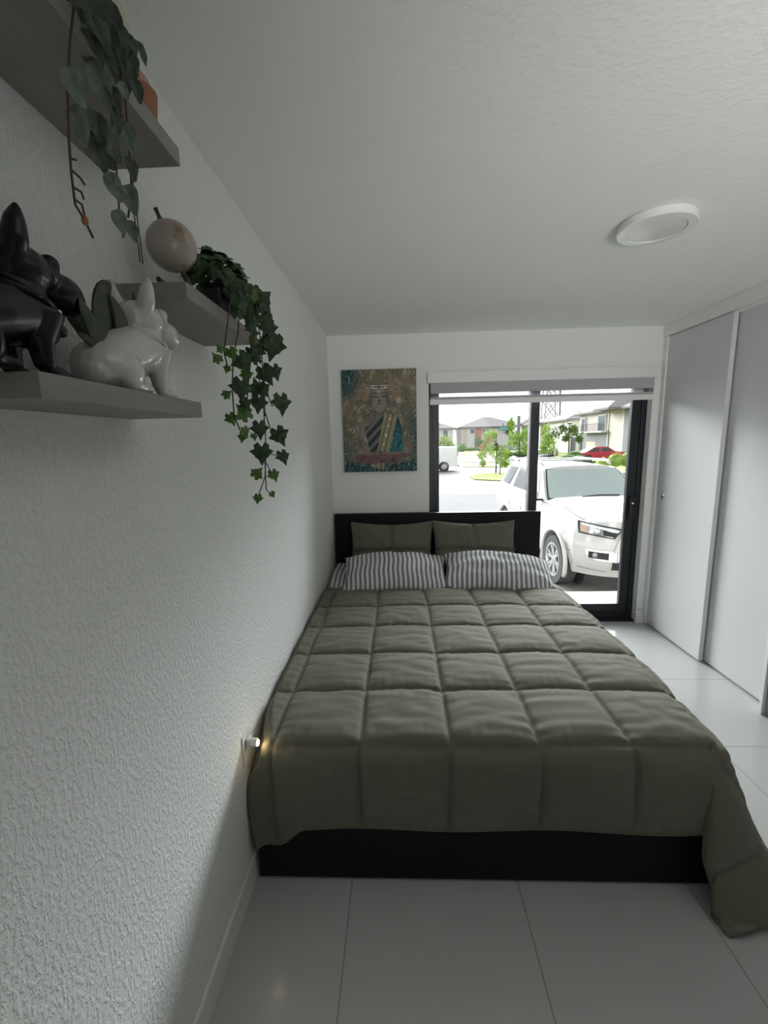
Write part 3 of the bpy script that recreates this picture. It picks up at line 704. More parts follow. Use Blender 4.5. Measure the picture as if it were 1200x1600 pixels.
for k in range(78):
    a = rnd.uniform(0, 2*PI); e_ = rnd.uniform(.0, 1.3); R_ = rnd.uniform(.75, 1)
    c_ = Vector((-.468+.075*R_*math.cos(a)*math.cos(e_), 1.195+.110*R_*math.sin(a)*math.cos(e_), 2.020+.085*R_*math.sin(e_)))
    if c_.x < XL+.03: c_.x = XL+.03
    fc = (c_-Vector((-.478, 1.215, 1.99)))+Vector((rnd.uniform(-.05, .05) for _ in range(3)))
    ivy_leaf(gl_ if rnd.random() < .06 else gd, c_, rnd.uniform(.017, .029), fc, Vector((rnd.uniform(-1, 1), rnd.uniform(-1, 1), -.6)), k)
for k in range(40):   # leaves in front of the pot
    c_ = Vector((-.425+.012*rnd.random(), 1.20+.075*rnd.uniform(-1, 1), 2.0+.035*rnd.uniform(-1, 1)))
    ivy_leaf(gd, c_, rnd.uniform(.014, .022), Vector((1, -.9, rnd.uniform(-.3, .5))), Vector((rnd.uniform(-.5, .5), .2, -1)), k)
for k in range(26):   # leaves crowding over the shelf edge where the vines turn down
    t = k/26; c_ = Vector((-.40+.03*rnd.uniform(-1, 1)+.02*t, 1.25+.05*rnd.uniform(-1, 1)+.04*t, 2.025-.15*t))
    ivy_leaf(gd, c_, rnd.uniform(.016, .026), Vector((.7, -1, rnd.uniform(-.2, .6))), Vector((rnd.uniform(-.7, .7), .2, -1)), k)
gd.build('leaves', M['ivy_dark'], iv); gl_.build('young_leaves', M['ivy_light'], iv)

tp = empty('trailing_plant', (-.49, .70, 2.174), 'silvery green trailing plant hanging over the highest shelf', 'plant')
G().lathe((-.485, .70, 0), [(.0, 2.1742), (.034, 2.1742), (.045, 2.25), (.047, 2.252), (.042, 2.252), (.040, 2.235), (.0, 2.235)], 32).build('pot', M['black_plastic'], tp, auto=.7)
stg = G()
for v_ in PVINES[:5]: stg.tube([Vector(p) for p in v_], [.0014]*len(v_), 6)
for v_ in PVINES[5:]: stg.tube([Vector((-.485, .70, 2.24)), Vector((-.43, .70, 2.30))]+[Vector(p) for p in v_], [.0014]*(len(v_)+2), 6)
stg.tube([Vector((-.485, .70, 2.24)), Vector((-.43, .66, 2.27)), Vector(PVINES[0][0])], .0014, 6)
e_ = Vector(PVINES[0][-2]); G().ell(e_, (.004, .004, .006), 10, 8).build('orange_bud', M['orange_tip'], tp, smooth=True)
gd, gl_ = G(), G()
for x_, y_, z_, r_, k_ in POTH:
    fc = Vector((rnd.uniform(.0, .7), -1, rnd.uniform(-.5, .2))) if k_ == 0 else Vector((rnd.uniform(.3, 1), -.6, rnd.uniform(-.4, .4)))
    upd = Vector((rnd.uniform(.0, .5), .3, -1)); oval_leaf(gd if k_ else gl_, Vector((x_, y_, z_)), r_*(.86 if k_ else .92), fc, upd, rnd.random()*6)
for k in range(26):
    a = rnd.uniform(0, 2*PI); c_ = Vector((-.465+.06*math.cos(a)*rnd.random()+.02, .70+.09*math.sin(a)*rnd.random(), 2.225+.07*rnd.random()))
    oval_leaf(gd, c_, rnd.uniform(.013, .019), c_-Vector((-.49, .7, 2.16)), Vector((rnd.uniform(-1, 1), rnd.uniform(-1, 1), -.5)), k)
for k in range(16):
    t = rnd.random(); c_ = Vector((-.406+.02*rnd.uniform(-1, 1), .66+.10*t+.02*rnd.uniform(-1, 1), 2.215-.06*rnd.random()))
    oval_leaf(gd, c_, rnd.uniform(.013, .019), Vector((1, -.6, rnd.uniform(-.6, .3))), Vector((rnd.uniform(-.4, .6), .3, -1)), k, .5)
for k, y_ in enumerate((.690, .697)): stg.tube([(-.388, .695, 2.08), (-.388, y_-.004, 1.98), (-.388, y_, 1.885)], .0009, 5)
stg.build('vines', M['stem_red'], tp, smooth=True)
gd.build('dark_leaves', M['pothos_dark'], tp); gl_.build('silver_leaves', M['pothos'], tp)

vz = G().lathe((-.475, .800, 0), [(.0, 2.1742), (.034, 2.1742), (.044, 2.21), (.047, 2.27), (.038, 2.33), (.028, 2.37), (.032, 2.39), (.027, 2.39), (.022, 2.37), (.0, 2.35)], 32).build('vase', M['cream'], auto=.8)
tag(vz, 'cream ceramic vase behind the trailing plant on the highest shelf', 'vase')
tr = empty('terracotta_bowl', (-.470, .878, 2.1742), 'small terracotta bowl beside the cream vase on the highest shelf', 'bowl')
G().lathe((-.470, .876, 0), [(.0, 2.1742), (.024, 2.1742), (.033, 2.20), (.0375, 2.245), (.034, 2.245), (.030, 2.21), (.0, 2.20)], 28).build('bowl', M['terracotta'], tr, auto=.7)
G().ell((-.470, .876, 2.250), (.029, .030, .032), 20, 14).build('stone_ball', mat('peach_stone', (.50, .33, .24), .6), tr, smooth=True)

# ================================================================== OUTLET + NIGHT LIGHT
op = empty('wall_outlet', (XL, 1.375, .535), 'white electrical outlet plate low on the left wall beside the bed foot', 'outlet')
box('cover_plate', XL, XL+.006, 1.335, 1.412, .475, .59, M['plate'], op, .002)
for z_ in (.505, .555): box('socket', XL+.006, XL+.0075, 1.355, 1.392, z_-.014, z_+.014, M['plate'], op)
nl = empty('night_light', (XL+.006, 1.37, .55), 'small glowing warm plug-in night light on the left wall outlet', 'night light')
box('plug_body', XL+.0076, XL+.022, 1.355, 1.385, .532, .572, M['plate'], nl, .003)
G().lathe((0, 1.368, .552), [(.0, XL+.0225), (.014, XL+.0225), (.016, XL+.040), (.013, XL+.046), (.0, XL+.046)], 24, 'x').build('lens_barrel', M['plate'], nl, auto=.6)
G().ell((XL+.047, 1.366, .552), (.006, .0115, .0115), 20, 12).build('glowing_lens', M['nightlight'], nl, smooth=True)
ld = bpy.data.lights.new('night_light_glow', 'POINT'); ld.energy = .03; ld.color = (1, .72, .38); ld.shadow_soft_size = .01
lo_ = bpy.data.objects.new('night_light_glow', ld); C.objects.link(lo_); lo_.location = (XL+.062, 1.362, .552)
lo_.parent = nl; lo_.matrix_parent_inverse = wm(nl).inverted()

# ================================================================== OUTSIDE
GZ = -.74
M['concrete'] = mat('pale_concrete', (0.168, 0.162, 0.151), .8); mottle(M['concrete'], (0.146, 0.14, 0.132), (0.19, 0.185, 0.174), 1.2)
M['asphalt'] = mat('grey_asphalt', (0.0702, 0.0702, 0.0733), .8); mottle(M['asphalt'], (0.0624, 0.0624, 0.0655), (0.078, 0.078, 0.0811), 2.0)
M['drive'] = mat('driveway', (0.202, 0.192, 0.176), .75); mottle(M['drive'], (0.171, 0.167, 0.151), (0.232, 0.221, 0.202), 1.5)
M['lawn'] = mat('lawn_grass', (0.225, 0.285, 0.0525), .9); mottle(M['lawn'], (0.165, 0.225, 0.0375), (0.3, 0.345, 0.075), 4, 5)
M['leaf_a'] = mat('bright_foliage', (0.316, 0.486, 0.0851), .7); mottle(M['leaf_a'], (0.219, 0.365, 0.0607), (0.462, 0.608, 0.121), 2.5)
M['leaf_b'] = mat('mid_foliage', (0.102, 0.204, 0.051), .7); mottle(M['leaf_b'], (0.0765, 0.153, 0.034), (0.153, 0.255, 0.068), 2.5)
M['leaf_o'] = mat('orange_blossom', (0.504, 0.24, 0.084), .7)
M['bark'] = mat('bark', (.07, .05, .04), .9)
M['car_white'] = mat('pearl_white_paint', (0.492, 0.482, 0.461), .22, coat=.7)
M['van_white'] = mat('white_van_paint', (.85, .85, .85), .4)
M['car_red'] = mat('red_paint', (0.54, 0.0225, 0.045), .25, coat=.6)
M['car_glass'] = mat('tinted_glass', (0.0405, 0.0486, 0.0486), .05, spec=.8)
M['windshield'] = mat('windshield_glass', (.36, .42, .405), .05, spec=1.0)
M['tyre'] = mat('tyre_rubber', (0.056, 0.056, 0.0576), .8)
M['well'] = mat('dark_trim', (.02, .02, .02), .8)
M['alloy'] = mat('machined_alloy', (.55, .55, .56), .25, metal=.7)
M['lens'] = mat('clear_lens', (.30, .30, .30), .08, spec=.9, metal=.4)
M['amber'] = mat('amber_lens', (.42, .27, .21), .2)
M['red_lens'] = mat('red_lens', (.5, .05, .04), .2)
M['stucco_beige'] = mat('beige_stucco', (.60, .55, .49), .9)
M['stucco_grey'] = mat('grey_stucco', (0.23, 0.23, 0.238), .9)
M['stucco_white'] = mat('white_stucco', (0.712, 0.704, 0.674), .9)
M['brick_red'] = mat('terracotta_cladding', (0.452, 0.232, 0.15), .9)
M['roof'] = mat('grey_roof_tile', (0.225, 0.207, 0.214), .9); mottle(M['roof'], (0.19, 0.179, 0.186), (0.259, 0.242, 0.246), 2.0, sx=(1, 1, 8))
M['window_dark'] = mat('dark_window', (0.126, 0.144, 0.171), .15)
M['garage'] = mat('cream_garage_door', (0.57, 0.524, 0.365), .8)
M['steel'] = mat('galvanised_steel', (.22, .22, .24), .6)
M['sign_green'] = mat('street_sign_green', (0.014, 0.308, 0.238), .5)
M['sign_back'] = mat('sign_back_grey', (.62, .60, .63), .6)
M['white_mark'] = mat('white_lettering', (.6, .65, .6), .6)

gr = G().box(-60, 110, YB+.2, 190, GZ-.3, GZ); struct(gr, 'ground', M['concrete'])
struct(G().box(-6, 9, YB+.2, 4.55, GZ, -.055), 'patio_slab', mat('patio_concrete', (.6, .59, .56), .8))
struct(G().box(-6, 9, 4.55, 11.6, GZ, GZ+.01), 'driveway', M['drive'])
def poly(name, pts, z, h_, m_, **k): return struct(G().prism([(x_, y_, z) for x_, y_ in pts], (0, 0, 0), (0, 0, h_)), name, m_)
poly('street', [(-40, 13.4), (70, 13.4), (70, 16.2), (12, 18.6), (-40, 18.6)], GZ, .012, M['asphalt'])
poly('cross_street', [(7.6, 17), (12.5, 17), (32, 74), (20, 74), (13, 46)], GZ, .013, M['asphalt'])
poly('cross_street', [(4.5, 47), (60, 47), (60, 53), (5, 60)], GZ, .011, M['asphalt'])
poly('lawn_island', [(4.4, 25.4), (6.0, 24.2), (9.0, 24.6), (9.6, 27.5), (7.6, 30.2), (5.4, 29.6), (4.5, 27.5)], GZ, .05, M['lawn'])
poly('lawn_verge', [(5.6, 38), (9.6, 35.5), (9.3, 37.5), (6.5, 42)], GZ, .05, M['lawn'])
poly('lawn_verge', [(6.6, 46), (11.4, 42), (10.9, 45), (7.5, 50)], GZ, .05, M['lawn'])
poly('front_lawn', [(10, 68), (30, 62), (34, 84), (13, 90)], GZ, .05, M['lawn'])
poly('front_lawn', [(11.5, 29), (19, 24.5), (26, 24), (24, 34), (13.2, 37)], GZ, .05, M['lawn'])
poly('front_lawn', [(15.2, 41), (25, 40), (25, 64), (23, 66)], GZ, .05, M['lawn'])

def boxmap(nu, nv, nw, f):
    """closed shell: f(u in 0..1, v in -1..1, w in 0..1) -> point"""
    g_ = G(); lin = lambda a, b, n_, i: a+(b-a)*i/n_
    for w_ in (0, 1): g_.grid([[f(lin(0, 1, nu, i), lin(-1, 1, nv, j), w_) for j in range(nv+1)] for i in range(nu+1)])
    for v_ in (-1, 1): g_.grid([[f(lin(0, 1, nu, i), v_, lin(0, 1, nw, j)) for j in range(nw+1)] for i in range(nu+1)])
    for u_ in (0, 1): g_.grid([[f(u_, lin(-1, 1, nv, i), lin(0, 1, nw, j)) for j in range(nw+1)] for i in range(nv+1)])
    return g_
def weld(o, auto=.55):
    bm = bmesh.new(); bm.from_mesh(o.data); bmesh.ops.remove_doubles(bm, verts=bm.verts, dist=.0008); bmesh.ops.recalc_face_normals(bm, faces=bm.faces)
    for f_ in bm.faces: f_.smooth = True
    for e_ in bm.edges:
        if len(e_.link_faces) == 2: e_.smooth = e_.calc_face_angle(0) < auto
    bm.to_mesh(o.data); bm.free(); return o
def cut(o, cutters):
    for c_ in cutters:
        md = o.modifiers.new('cut', 'BOOLEAN'); md.object = c_; md.operation = 'DIFFERENCE'; md.solver = 'EXACT'
    pick(o)
    for c_ in cutters:
        me = c_.data; bpy.data.objects.remove(c_); bpy.data.meshes.remove(me)
    bm = bmesh.new(); bm.from_mesh(o.data)
    for f_ in bm.faces: f_.smooth = True
    for e_ in bm.edges:
        if len(e_.link_faces) == 2: e_.smooth = e_.calc_face_angle(0) < .5
    bm.to_mesh(o.data); bm.free()
def patch(name, P, n_, m_, off, parent, m2=None, th=.02, nu=10, nv=6):
    """bilinear patch between 4 points projected by P(point)->surface point, pushed out by off along n_"""
    g_ = G(); c00, c10, c11, c01 = [Vector(q_) for q_ in m2]
    rows = []
    for i in range(nu+1):
        r_ = []
        for j in range(nv+1):
            a, b = i/nu, j/nv; q_ = (c00*(1-a)+c10*a)*(1-b)+(c01*(1-a)+c11*a)*b
            r_.append(Vector(P(q_))+Vector(n_)*off)
        rows.append(r_)
    g_.grid(rows); g_.grid([[q_-Vector(n_)*th for q_ in r_] for r_ in rows])
    for seq in ([r_[0] for r_ in rows], [r_[-1] for r_ in rows], rows[0], rows[-1]):
        g_.grid([seq, [q_-Vector(n_)*th for q_ in seq]])
    return weld(g_.build(name, m_, parent), .7)

def wheel(name, cx_, cy_, r_, side, par, spokes=6, wdt=.24):
    """axis along x; side=-1 faces -x"""
    o = G().lathe((cx_, cy_, r_), [(r_*.66, 0), (r_*.97, 0), (r_, side*.03*-1*-1 if False else -side*.03), (r_, -side*(wdt-.03)), (r_*.97, -side*wdt), (r_*.66, -side*wdt)], 40, 'x')
    o = o.build(name, M['tyre'], par, auto=.6)
    g_ = G().lathe((cx_, cy_, r_), [(r_*.68, -side*.02), (r_*.70, side*.004), (r_*.64, side*.004), (r_*.61, -side*.05), (r_*.60, -side*.10)], 40, 'x')
    for k in range(spokes):
        for dd in (-.16, .16):
            a = 2*PI*k/spokes+.3+dd; b = 2*PI*k/spokes+.3+dd*.9
            p0 = Vector((cx_-side*.0+side*.0, cy_+r_*.16*math.cos(b), r_+r_*.16*math.sin(b))); p1 = Vector((cx_, cy_+r_*.65*math.cos(a), r_+r_*.65*math.sin(a)))
            t_ = Vector((0, -math.sin(a), math.cos(a)))*r_*.052; xx = Vector((side*.004-side*.02, 0, 0)); x2 = Vector((-side*.05, 0, 0))
            g_.add([p0-t_+xx, p0+t_+xx, p1+t_+xx*.3, p1-t_+xx*.3, p0-t_+x2, p0+t_+x2, p1+t_+x2, p1-t_+x2], [(0, 1, 2, 3), (7, 6, 5, 4), (0, 4, 5, 1), (2, 6, 7, 3), (1, 5, 6, 2), (0, 3, 7, 4)])
    g_.lathe((cx_, cy_, r_), [(0.001, -side*.005), (r_*.13, -side*.008), (r_*.17, -side*.03), (r_*.17, -side*.06), (.001, -side*.06)], 20, 'x')
    rim = g_.build('rim', M['alloy'], o, auto=.6)
    G().lathe((cx_-side*.09, cy_, r_), [(.001, 0), (r_*.62, 0), (r_*.62, -side*.02), (.001, -side*.02)], 30, 'x').build('brake_disc', M['well'], o)
    return o

# ---- white SUV nosing toward the glass door ------------------------
def build_suv():
    root = empty('suv', (3.46, 5.98, GZ), 'large white SUV parked facing the glass door', 'car')
    def ztop(X):
        if X < 1.45: return lerp(1.13, 1.31, sm(X/1.45)*.6+X/1.45*.4)
        return lerp(1.31, 1.27, sm((X-1.45)/.3)) + .03*sm((X-3.6)/.9)
    def Wd(X): return .955 - .07*sm((.55-X)/.55) - .05*sm((X-4.2)/.6)
    def body(u, v, w_):
        X = 4.78*u; zb = lerp(.34, .40, sm(X/.7)) + .08*sm((X-4.2)/.5); zt = ztop(X)
        z = lerp(zb, zt, w_)
        wf = .95 + .05*math.sin(min(1, w_/.45)*PI/2) - .07*sm((w_-.70)/.30) + (.012 if .55 < w_ < .62 else 0)
        y_ = Wd(X)*v*wf
        edge = sm((abs(v)-.78)/.22)
        if w_ > .98: z += .045*(1-v*v) - .035*edge
        X += sm(1-X/1.3)*(.36*abs(v)**3.0 + .10*max(0, w_-.55)**1.5 + .07*sm((.25-w_)/.25))
        if u > .99: X += -.05*w_ - .12*abs(v)**4
        return (y_, X, z)
    o = weld(boxmap(60, 22, 14, body).build('body', M['car_white'], root), .45)
    cs = []
    for yc in (.93, 3.71):
        for s_ in (-1, 1):
            c_ = G().lathe((s_*.62, yc, .42), [(.001, 0), (.455, 0), (.455, s_*.6), (.001, s_*.6)], 40, 'x').build('cutter', M['well'], None); c_.parent = root; c_.matrix_parent_inverse = Matrix(); cs.append(c_)
    o.matrix_parent_inverse = Matrix()
    cut(o, cs); o.matrix_parent_inverse = Matrix()
    def fix(q_): q_.matrix_parent_inverse = Matrix(); return q_
    # greenhouse
    def gh(u, v, w_):
        X = lerp(lerp(1.42, 2.12, w_**.9), lerp(4.70, 4.32, w_), u); z = lerp(1.25, 1.80, w_)
        if w_ > .98: z += .035*(1-v*v) - .03*sm((abs(v)-.75)/.25) + .02*math.sin(u*PI)
        y_ = lerp(.865, .69, w_**1.1)*v*(1-.03*sm((u-.8)/.2)); X += .10*(abs(v)**2.5)*(1-u)**6
        return (y_, X, z)
    fix(weld(boxmap(30, 12, 8, gh).build('cabin', M['car_white'], root), .5))
    # windshield
    def ghp(q_): return gh(q_.x, q_.y, q_.z)
    nF = (0, -.62, .78)
    ws = patch('windshield', ghp, nF, M['windshield'], .012, root, ((0, -.93, .10), (0, .93, .10), (0, .91, .93), (0, -.91, .93)), .012); fix(ws)
    gfr = patch('windshield_frame', ghp, nF, M['well'], .006, root, ((0, -.965, .05), (0, .965, .05), (0, .94, .955), (0, -.94, .955)), .012); fix(gfr)
    mrr = G().box(-.10, .10, 2.0, 2.03, 1.66, 1.70); fix(mrr.build('rear_view_mirror', M['well'], root))
    for s_ in (-1, 1):
        for nm, c_ in (('front_window', ((.115, s_, .14), (.345, s_, .14), (.345, s_, .90), (.06, s_, .90))), ('rear_window', ((.37, s_, .14), (.64, s_, .14), (.60, s_, .90), (.37, s_, .90))), ('quarter_window', ((.735, s_, .16), (.93, s_, .20), (.93, s_, .88), (.675, s_, .88)))):
            fix(patch(nm, ghp, (s_, 0, .2), M['windshield'] if nm == 'front_window' else M['car_glass'], .010, root, c_, .02))
        # mirror
        mg = G().ell((s_*1.05, 1.72, 1.36), (.13, .07, .095), 18, 12); mo = fix(mg.build('side_mirror', M['car_white'], root, smooth=True))
        fix(G().box(min(s_*.86, s_*1.06), max(s_*.86, s_*1.06), 1.69, 1.76, 1.25, 1.285).build('mirror_arm', M['well'], mo, bevel=.01))
        for yc in (.93, 3.71):
            rg = []
            for k in range(25):
                a = math.radians(-22)+math.radians(224)*k/24; rg.append(Vector((s_*.945, yc+.475*math.cos(a), .42+.475*math.sin(a))))
            fix(G().tube(rg, .035, 8).build('wheel_arch_flare', M['car_white'], root, smooth=True))
            wq = wheel('wheel', s_*.955, yc, .395, s_, root, 6); fix(wq)
            for ch in wq.children: ch.matrix_parent_inverse = Matrix()
            fix(G().lathe((s_*.60, yc, .42), [(.001, 0), (.45, 0), (.45, s_*.01), (.001, s_*.01)], 30, 'x').build('wheel_well', M['well'], root))
        for yd in (2.45, 3.48): fix(G().box(min(s_*.955, s_*.985), max(s_*.955, s_*.985), yd, yd+.17, 1.085, 1.115).build('door_handle', M['chrome'], root, bevel=.008))
        rail = G().tube([(s_*.64, 2.35, 1.835), (s_*.645, 2.5, 1.90), (s_*.645, 3.9, 1.90), (s_*.64, 4.1, 1.84)], .022, 8); fix(rail.build('roof_rail', M['alloy'], root, smooth=True))
        fix(G().box(min(s_*.80, s_*.99), max(s_*.80, s_*.99), 1.55, 3.1, .33, .385).build('running_board', M['well'], root, bevel=.015))
    for yc in (2.85, 3.55): fix(G().box(-.62, .62, yc, yc+.05, 1.89, 1.915).build('roof_crossbar', M['alloy'], root, bevel=.006))
    # front face helper: (lateral, height) -> surface
    def front(q_):
        Yl, z = q_.x, q_.z
        X0 = .0; w_ = (z-.34)/(1.13-.34); v = Yl/(.885*(.95+.05*math.sin(min(1, max(0, w_)/.45)*PI/2)-.07*sm((w_-.70)/.30)))
        v = max(-1, min(1, v)); return (Yl, .36*abs(v)**3.0+.10*max(0, w_-.55)**1.5+.07*sm((.25-w_)/.25), z)
    nf = (0, -1, 0)
    for s_ in (-1, 1):
        hl = fix(patch('headlight', front, (s_*.35, -1, 0), M['lens'], .020, root, ((s_*.81, 0, .99), (s_*.46, 0, .935), (s_*.36, 0, 1.045), (s_*.80, 0, 1.125)), .05, 14, 6))
        fix(patch('headlight_surround', front, (s_*.35, -1, 0), M['well'], .012, root, ((s_*.83, 0, .97), (s_*.44, 0, .915), (s_*.33, 0, 1.058), (s_*.82, 0, 1.14)), .05, 14, 6))
        fix(patch('light_bar', front, (s_*.35, -1, 0), M['white_mark'], .030, hl, ((s_*.79, 0, 1.088), (s_*.40, 0, 1.012), (s_*.37, 0, 1.040), (s_*.79, 0, 1.118)), .02, 12, 2))
        fix(patch('turn_signal', front, (s_*.35, -1, 0), M['amber'], .028, hl, ((s_*.805, 0, 1.0), (s_*.73, 0, .985), (s_*.73, 0, 1.075), (s_*.80, 0, 1.085)), .02, 4, 3))
        c_ = Vector(front(Vector((s_*.64, 0, 1.015)))); fix(G().ell((c_.x, c_.y-.030, c_.z), (.048, .03, .048), 18, 12).build('projector_lamp', M['chrome'], hl, smooth=True))
        fix(patch('dark_insert', front, (s_*.3, -1, 0), M['well'], .026, hl, ((s_*.57, 0, .962), (s_*.45, 0, .945), (s_*.41, 0, 1.00), (s_*.57, 0, 1.035)), .02, 4, 3))
        fb_ = fix(patch('fog_lamp_surround', front, (s_*.3, -1, 0), M['chrome'], .022, root, ((s_*.76, 0, .60), (s_*.40, 0, .585), (s_*.40, 0, .735), (s_*.76, 0, .745)), .04, 10, 4))
        fix(patch('fog_lamp_recess', front, (s_*.3, -1, 0), M['well'], .026, fb_, ((s_*.73, 0, .625), (s_*.50, 0, .61), (s_*.50, 0, .71), (s_*.73, 0, .72)), .03, 8, 3))
        c_ = Vector(front(Vector((s_*.665, 0, .668)))); fix(G().ell((c_.x, c_.y-.035, c_.z), (.042, .02, .042), 16, 10).build('fog_lamp', M['lens'], fb_, smooth=True))
        fix(patch('lower_trim', front, (0, -1, 0), M['alloy'], .014, root, ((s_*.82, 0, .445), (s_*.50, 0, .415), (s_*.50, 0, .425), (s_*.82, 0, .460)), .02, 8, 2))
        gs_ = fix(patch('grille_surround', front, nf, M['car_white'], .05, root, ((s_*.46, 0, .72), (s_*.37, 0, .72), (s_*.26, 0, 1.10), (s_*.33, 0, 1.12)), .06, 5, 8))
    fix(patch('bumper_bar', front, nf, M['chrome'], .030, root, ((-.40, 0, .60), (.40, 0, .60), (.40, 0, .72), (-.40, 0, .72)), .04, 10, 3))
    gq = fix(patch('grille', front, nf, M['well'], .018, root, ((-.40, 0, .73), (.40, 0, .73), (.30, 0, 1.08), (-.30, 0, 1.08)), .04, 10, 6))
    for zz in (.80, .88, .96, 1.03): fix(patch('grille_bar', front, nf, M['chrome'], .032, gq, ((-.36+.25*(zz-.8), 0, zz-.012), (.36-.25*(zz-.8), 0, zz-.012), (.36-.25*(zz-.8), 0, zz+.012), (-.36+.25*(zz-.8), 0, zz+.012)), .02, 8, 1))
    fix(patch('lower_grille', front, nf, M['well'], .018, root, ((-.45, 0, .46), (.45, 0, .46), (.45, 0, .57), (-.45, 0, .57)), .03, 10, 2))
    for s_ in (-1, 1):
        wp = G().tube([(s_*.05-.25, 1.40, 1.345), (s_*.05+.05, 1.45, 1.365), (s_*.05+.30, 1.43, 1.36)], .012, 6); fix(wp.build('wiper', M['well'], root, smooth=True))
    def bp(X, v, w_): q_ = Vector(body(X/4.78, v, w_)); return q_
    for s_ in (-1, 1):
        hc = G(); hc.tube([bp(X, s_*.86, 1.0)+Vector((0, 0, .0)) for X in (.10, .3, .6, .9, 1.2, 1.42)], .0055, 6); fix(hc.build('hood_seam', M['well'], root))
        for X in (1.62, 2.62, 3.42):
            hc = G(); hc.tube([bp(X, s_*1.0, w_) for w_ in (.12, .3, .5, .7, .9, 1.0)], .005, 6); fix(hc.build('door_seam', M['well'], root))
        hc = G(); hc.tube([bp(X, s_, .40) for X in (.10, .2, .3, .42)], .004, 6); fix(hc.build('bumper_seam', M['well'], root))
        fix(G().ell((s_*.30, 2.55, 1.42), (.17, .10, .30), 14, 10).build('seat_back', M['stucco_grey'], root, smooth=True))
    root.rotation_euler = (0, 0, math.radians(2.0))
build_suv()

# ---- smaller vehicles ------------------------------------------------
def small_car(root, paint, Ln=4.6, Hc=1.42, van=False):
    """side profile along local +x (rear at x=0), width along y, near side y=0"""
    Wc = 1.8
    if van:
        f = lambda u, v, w_: (Ln*u + .10*w_*(1-u)*1.0, Wc/2+Wc/2*v*(1-.10*w_**3), lerp(.36, 2.02, w_)-(.06*abs(v)**6 if w_ > .98 else 0))
    else:
        def f(u, v, w_):
            X = Ln*u; zt = .92+.10*math.sin(PI*u) - .12*sm((u-.85)/.15)-.02*sm((.08-u)/.08); return (X+.10*(1-2*u)*(abs(w_-.4)), Wc/2+Wc/2*v*(1-.08*w_)*(1-.12*(abs(2*u-1)**6)), lerp(.24, zt, w_))
    o = weld(boxmap(24, 8, 8, f).build('body', paint, root), .5); o.matrix_parent_inverse = Matrix()
    def fx(q_): q_.matrix_parent_inverse = Matrix(); return q_
    if not van:
        def gg(u, v, w_): return (lerp(lerp(.55, 1.45, w_), lerp(3.45, 2.75, w_), u), Wc/2+lerp(.80, .60, w_)*v, lerp(.92, Hc, w_)+(.05*math.sin(PI*u) if w_ > .9 else 0))
        fx(weld(boxmap(14, 6, 5, gg).build('cabin', paint, root), .6))
        for (a, b) in ((.06, .46), (.50, .92)):
            fx(patch('side_window', lambda q_: gg(q_.x, q_.y, q_.z), (0, -1, .2), M['car_glass'], .01, root, ((a, -1, .15), (b, -1, .15), (b-.03, -1, .85), (a+.05, -1, .85)), .02, 4, 3))
        fx(G().box(-.01, .12, .12, .45, .70, .86).build('tail_light', M['red_lens'], root, bevel=.01))
        ws_ = ((.85, .33), (3.75, .33))
    else:
        fx(G().box(-.015, .06, -.012, .10, 1.2, 1.72).build('tail_light', M['red_lens'], root, bevel=.01))
        fx(G().box(-.12, .05, .05, 1.75, .36, .50).build('bumper', M['well'], root, bevel=.01))
        ws_ = ((1.15, .37), (4.6, .37))
    for wx, r_ in ws_:
        o = G().lathe((wx, -.005, r_), [(.001, 0), (r_*1.18, 0), (r_*1.18, .012), (.001, .012)], 28, 'y').build('wheel_arch', M['well'], root); fx(o)
        o = G().lathe((wx, -.03, r_), [(.001, .01), (r_*.62, .01), (r_*.66, 0), (r_*.96, 0), (r_, .03), (r_, .2), (.001, .2)], 28, 'y').build('wheel', M['tyre'], root, auto=.6); fx(o)
        q_ = G().lathe((wx, -.036, r_), [(.001, .012), (r_*.15, .0), (r_*.60, .012), (r_*.62, .02), (.001, .02)], 20, 'y').build('hubcap', M['alloy'], o, auto=.6); fx(q_)
vn = empty('van', (4.62, 33.0, GZ), 'white cargo van seen at the left edge of the glass door', 'van'); small_car(vn, M['van_white'], 5.6, 2, True); vn.scale = (-.92, .92, .92)
vn.location = (4.45, 33.0, GZ)
rc = empty('sedan', (16.6, 40.5, GZ), 'red sedan parked behind the flowering hedge', 'car'); small_car(rc, M['car_red'])
wc = empty('sedan', (19.5, 56, GZ), 'small white car parked beyond the young trees', 'car'); small_car(wc, M['car_white']); wc.rotation_euler = (0, 0, math.radians(60))

# ---- houses ------------------------------------------------------------
def hip(g_, x0, x1, y0, y1, z0, hgt, ov=.7, inset=None):
    x0 -= ov; x1 += ov; y0 -= ov; y1 += ov; dx, dy = x1-x0, y1-y0; k = min(dx, dy)/2
    if dx >= dy: r0, r1 = (x0+k, (y0+y1)/2), (x1-k, (y0+y1)/2)
    else: r0, r1 = ((x0+x1)/2, y0+k), ((x0+x1)/2, y1-k)
    v = [(x0, y0, z0), (x1, y0, z0), (x1, y1, z0), (x0, y1, z0), (x0, y0, z0+.22), (x1, y0, z0+.22), (x1, y1, z0+.22), (x0, y1, z0+.22), (*r0, z0+hgt), (*r1, z0+hgt)]
    f = [(3, 2, 1, 0), (0, 1, 5, 4), (1, 2, 6, 5), (2, 3, 7, 6), (3, 0, 4, 7)]
    if dx >= dy: f += [(4, 5, 9, 8), (5, 6, 9), (6, 7, 8, 9), (7, 4, 8)]
    else: f += [(4, 5, 8), (5, 6, 9, 8), (6, 7, 9), (7, 4, 8, 9)]
    g_.add(v, f)
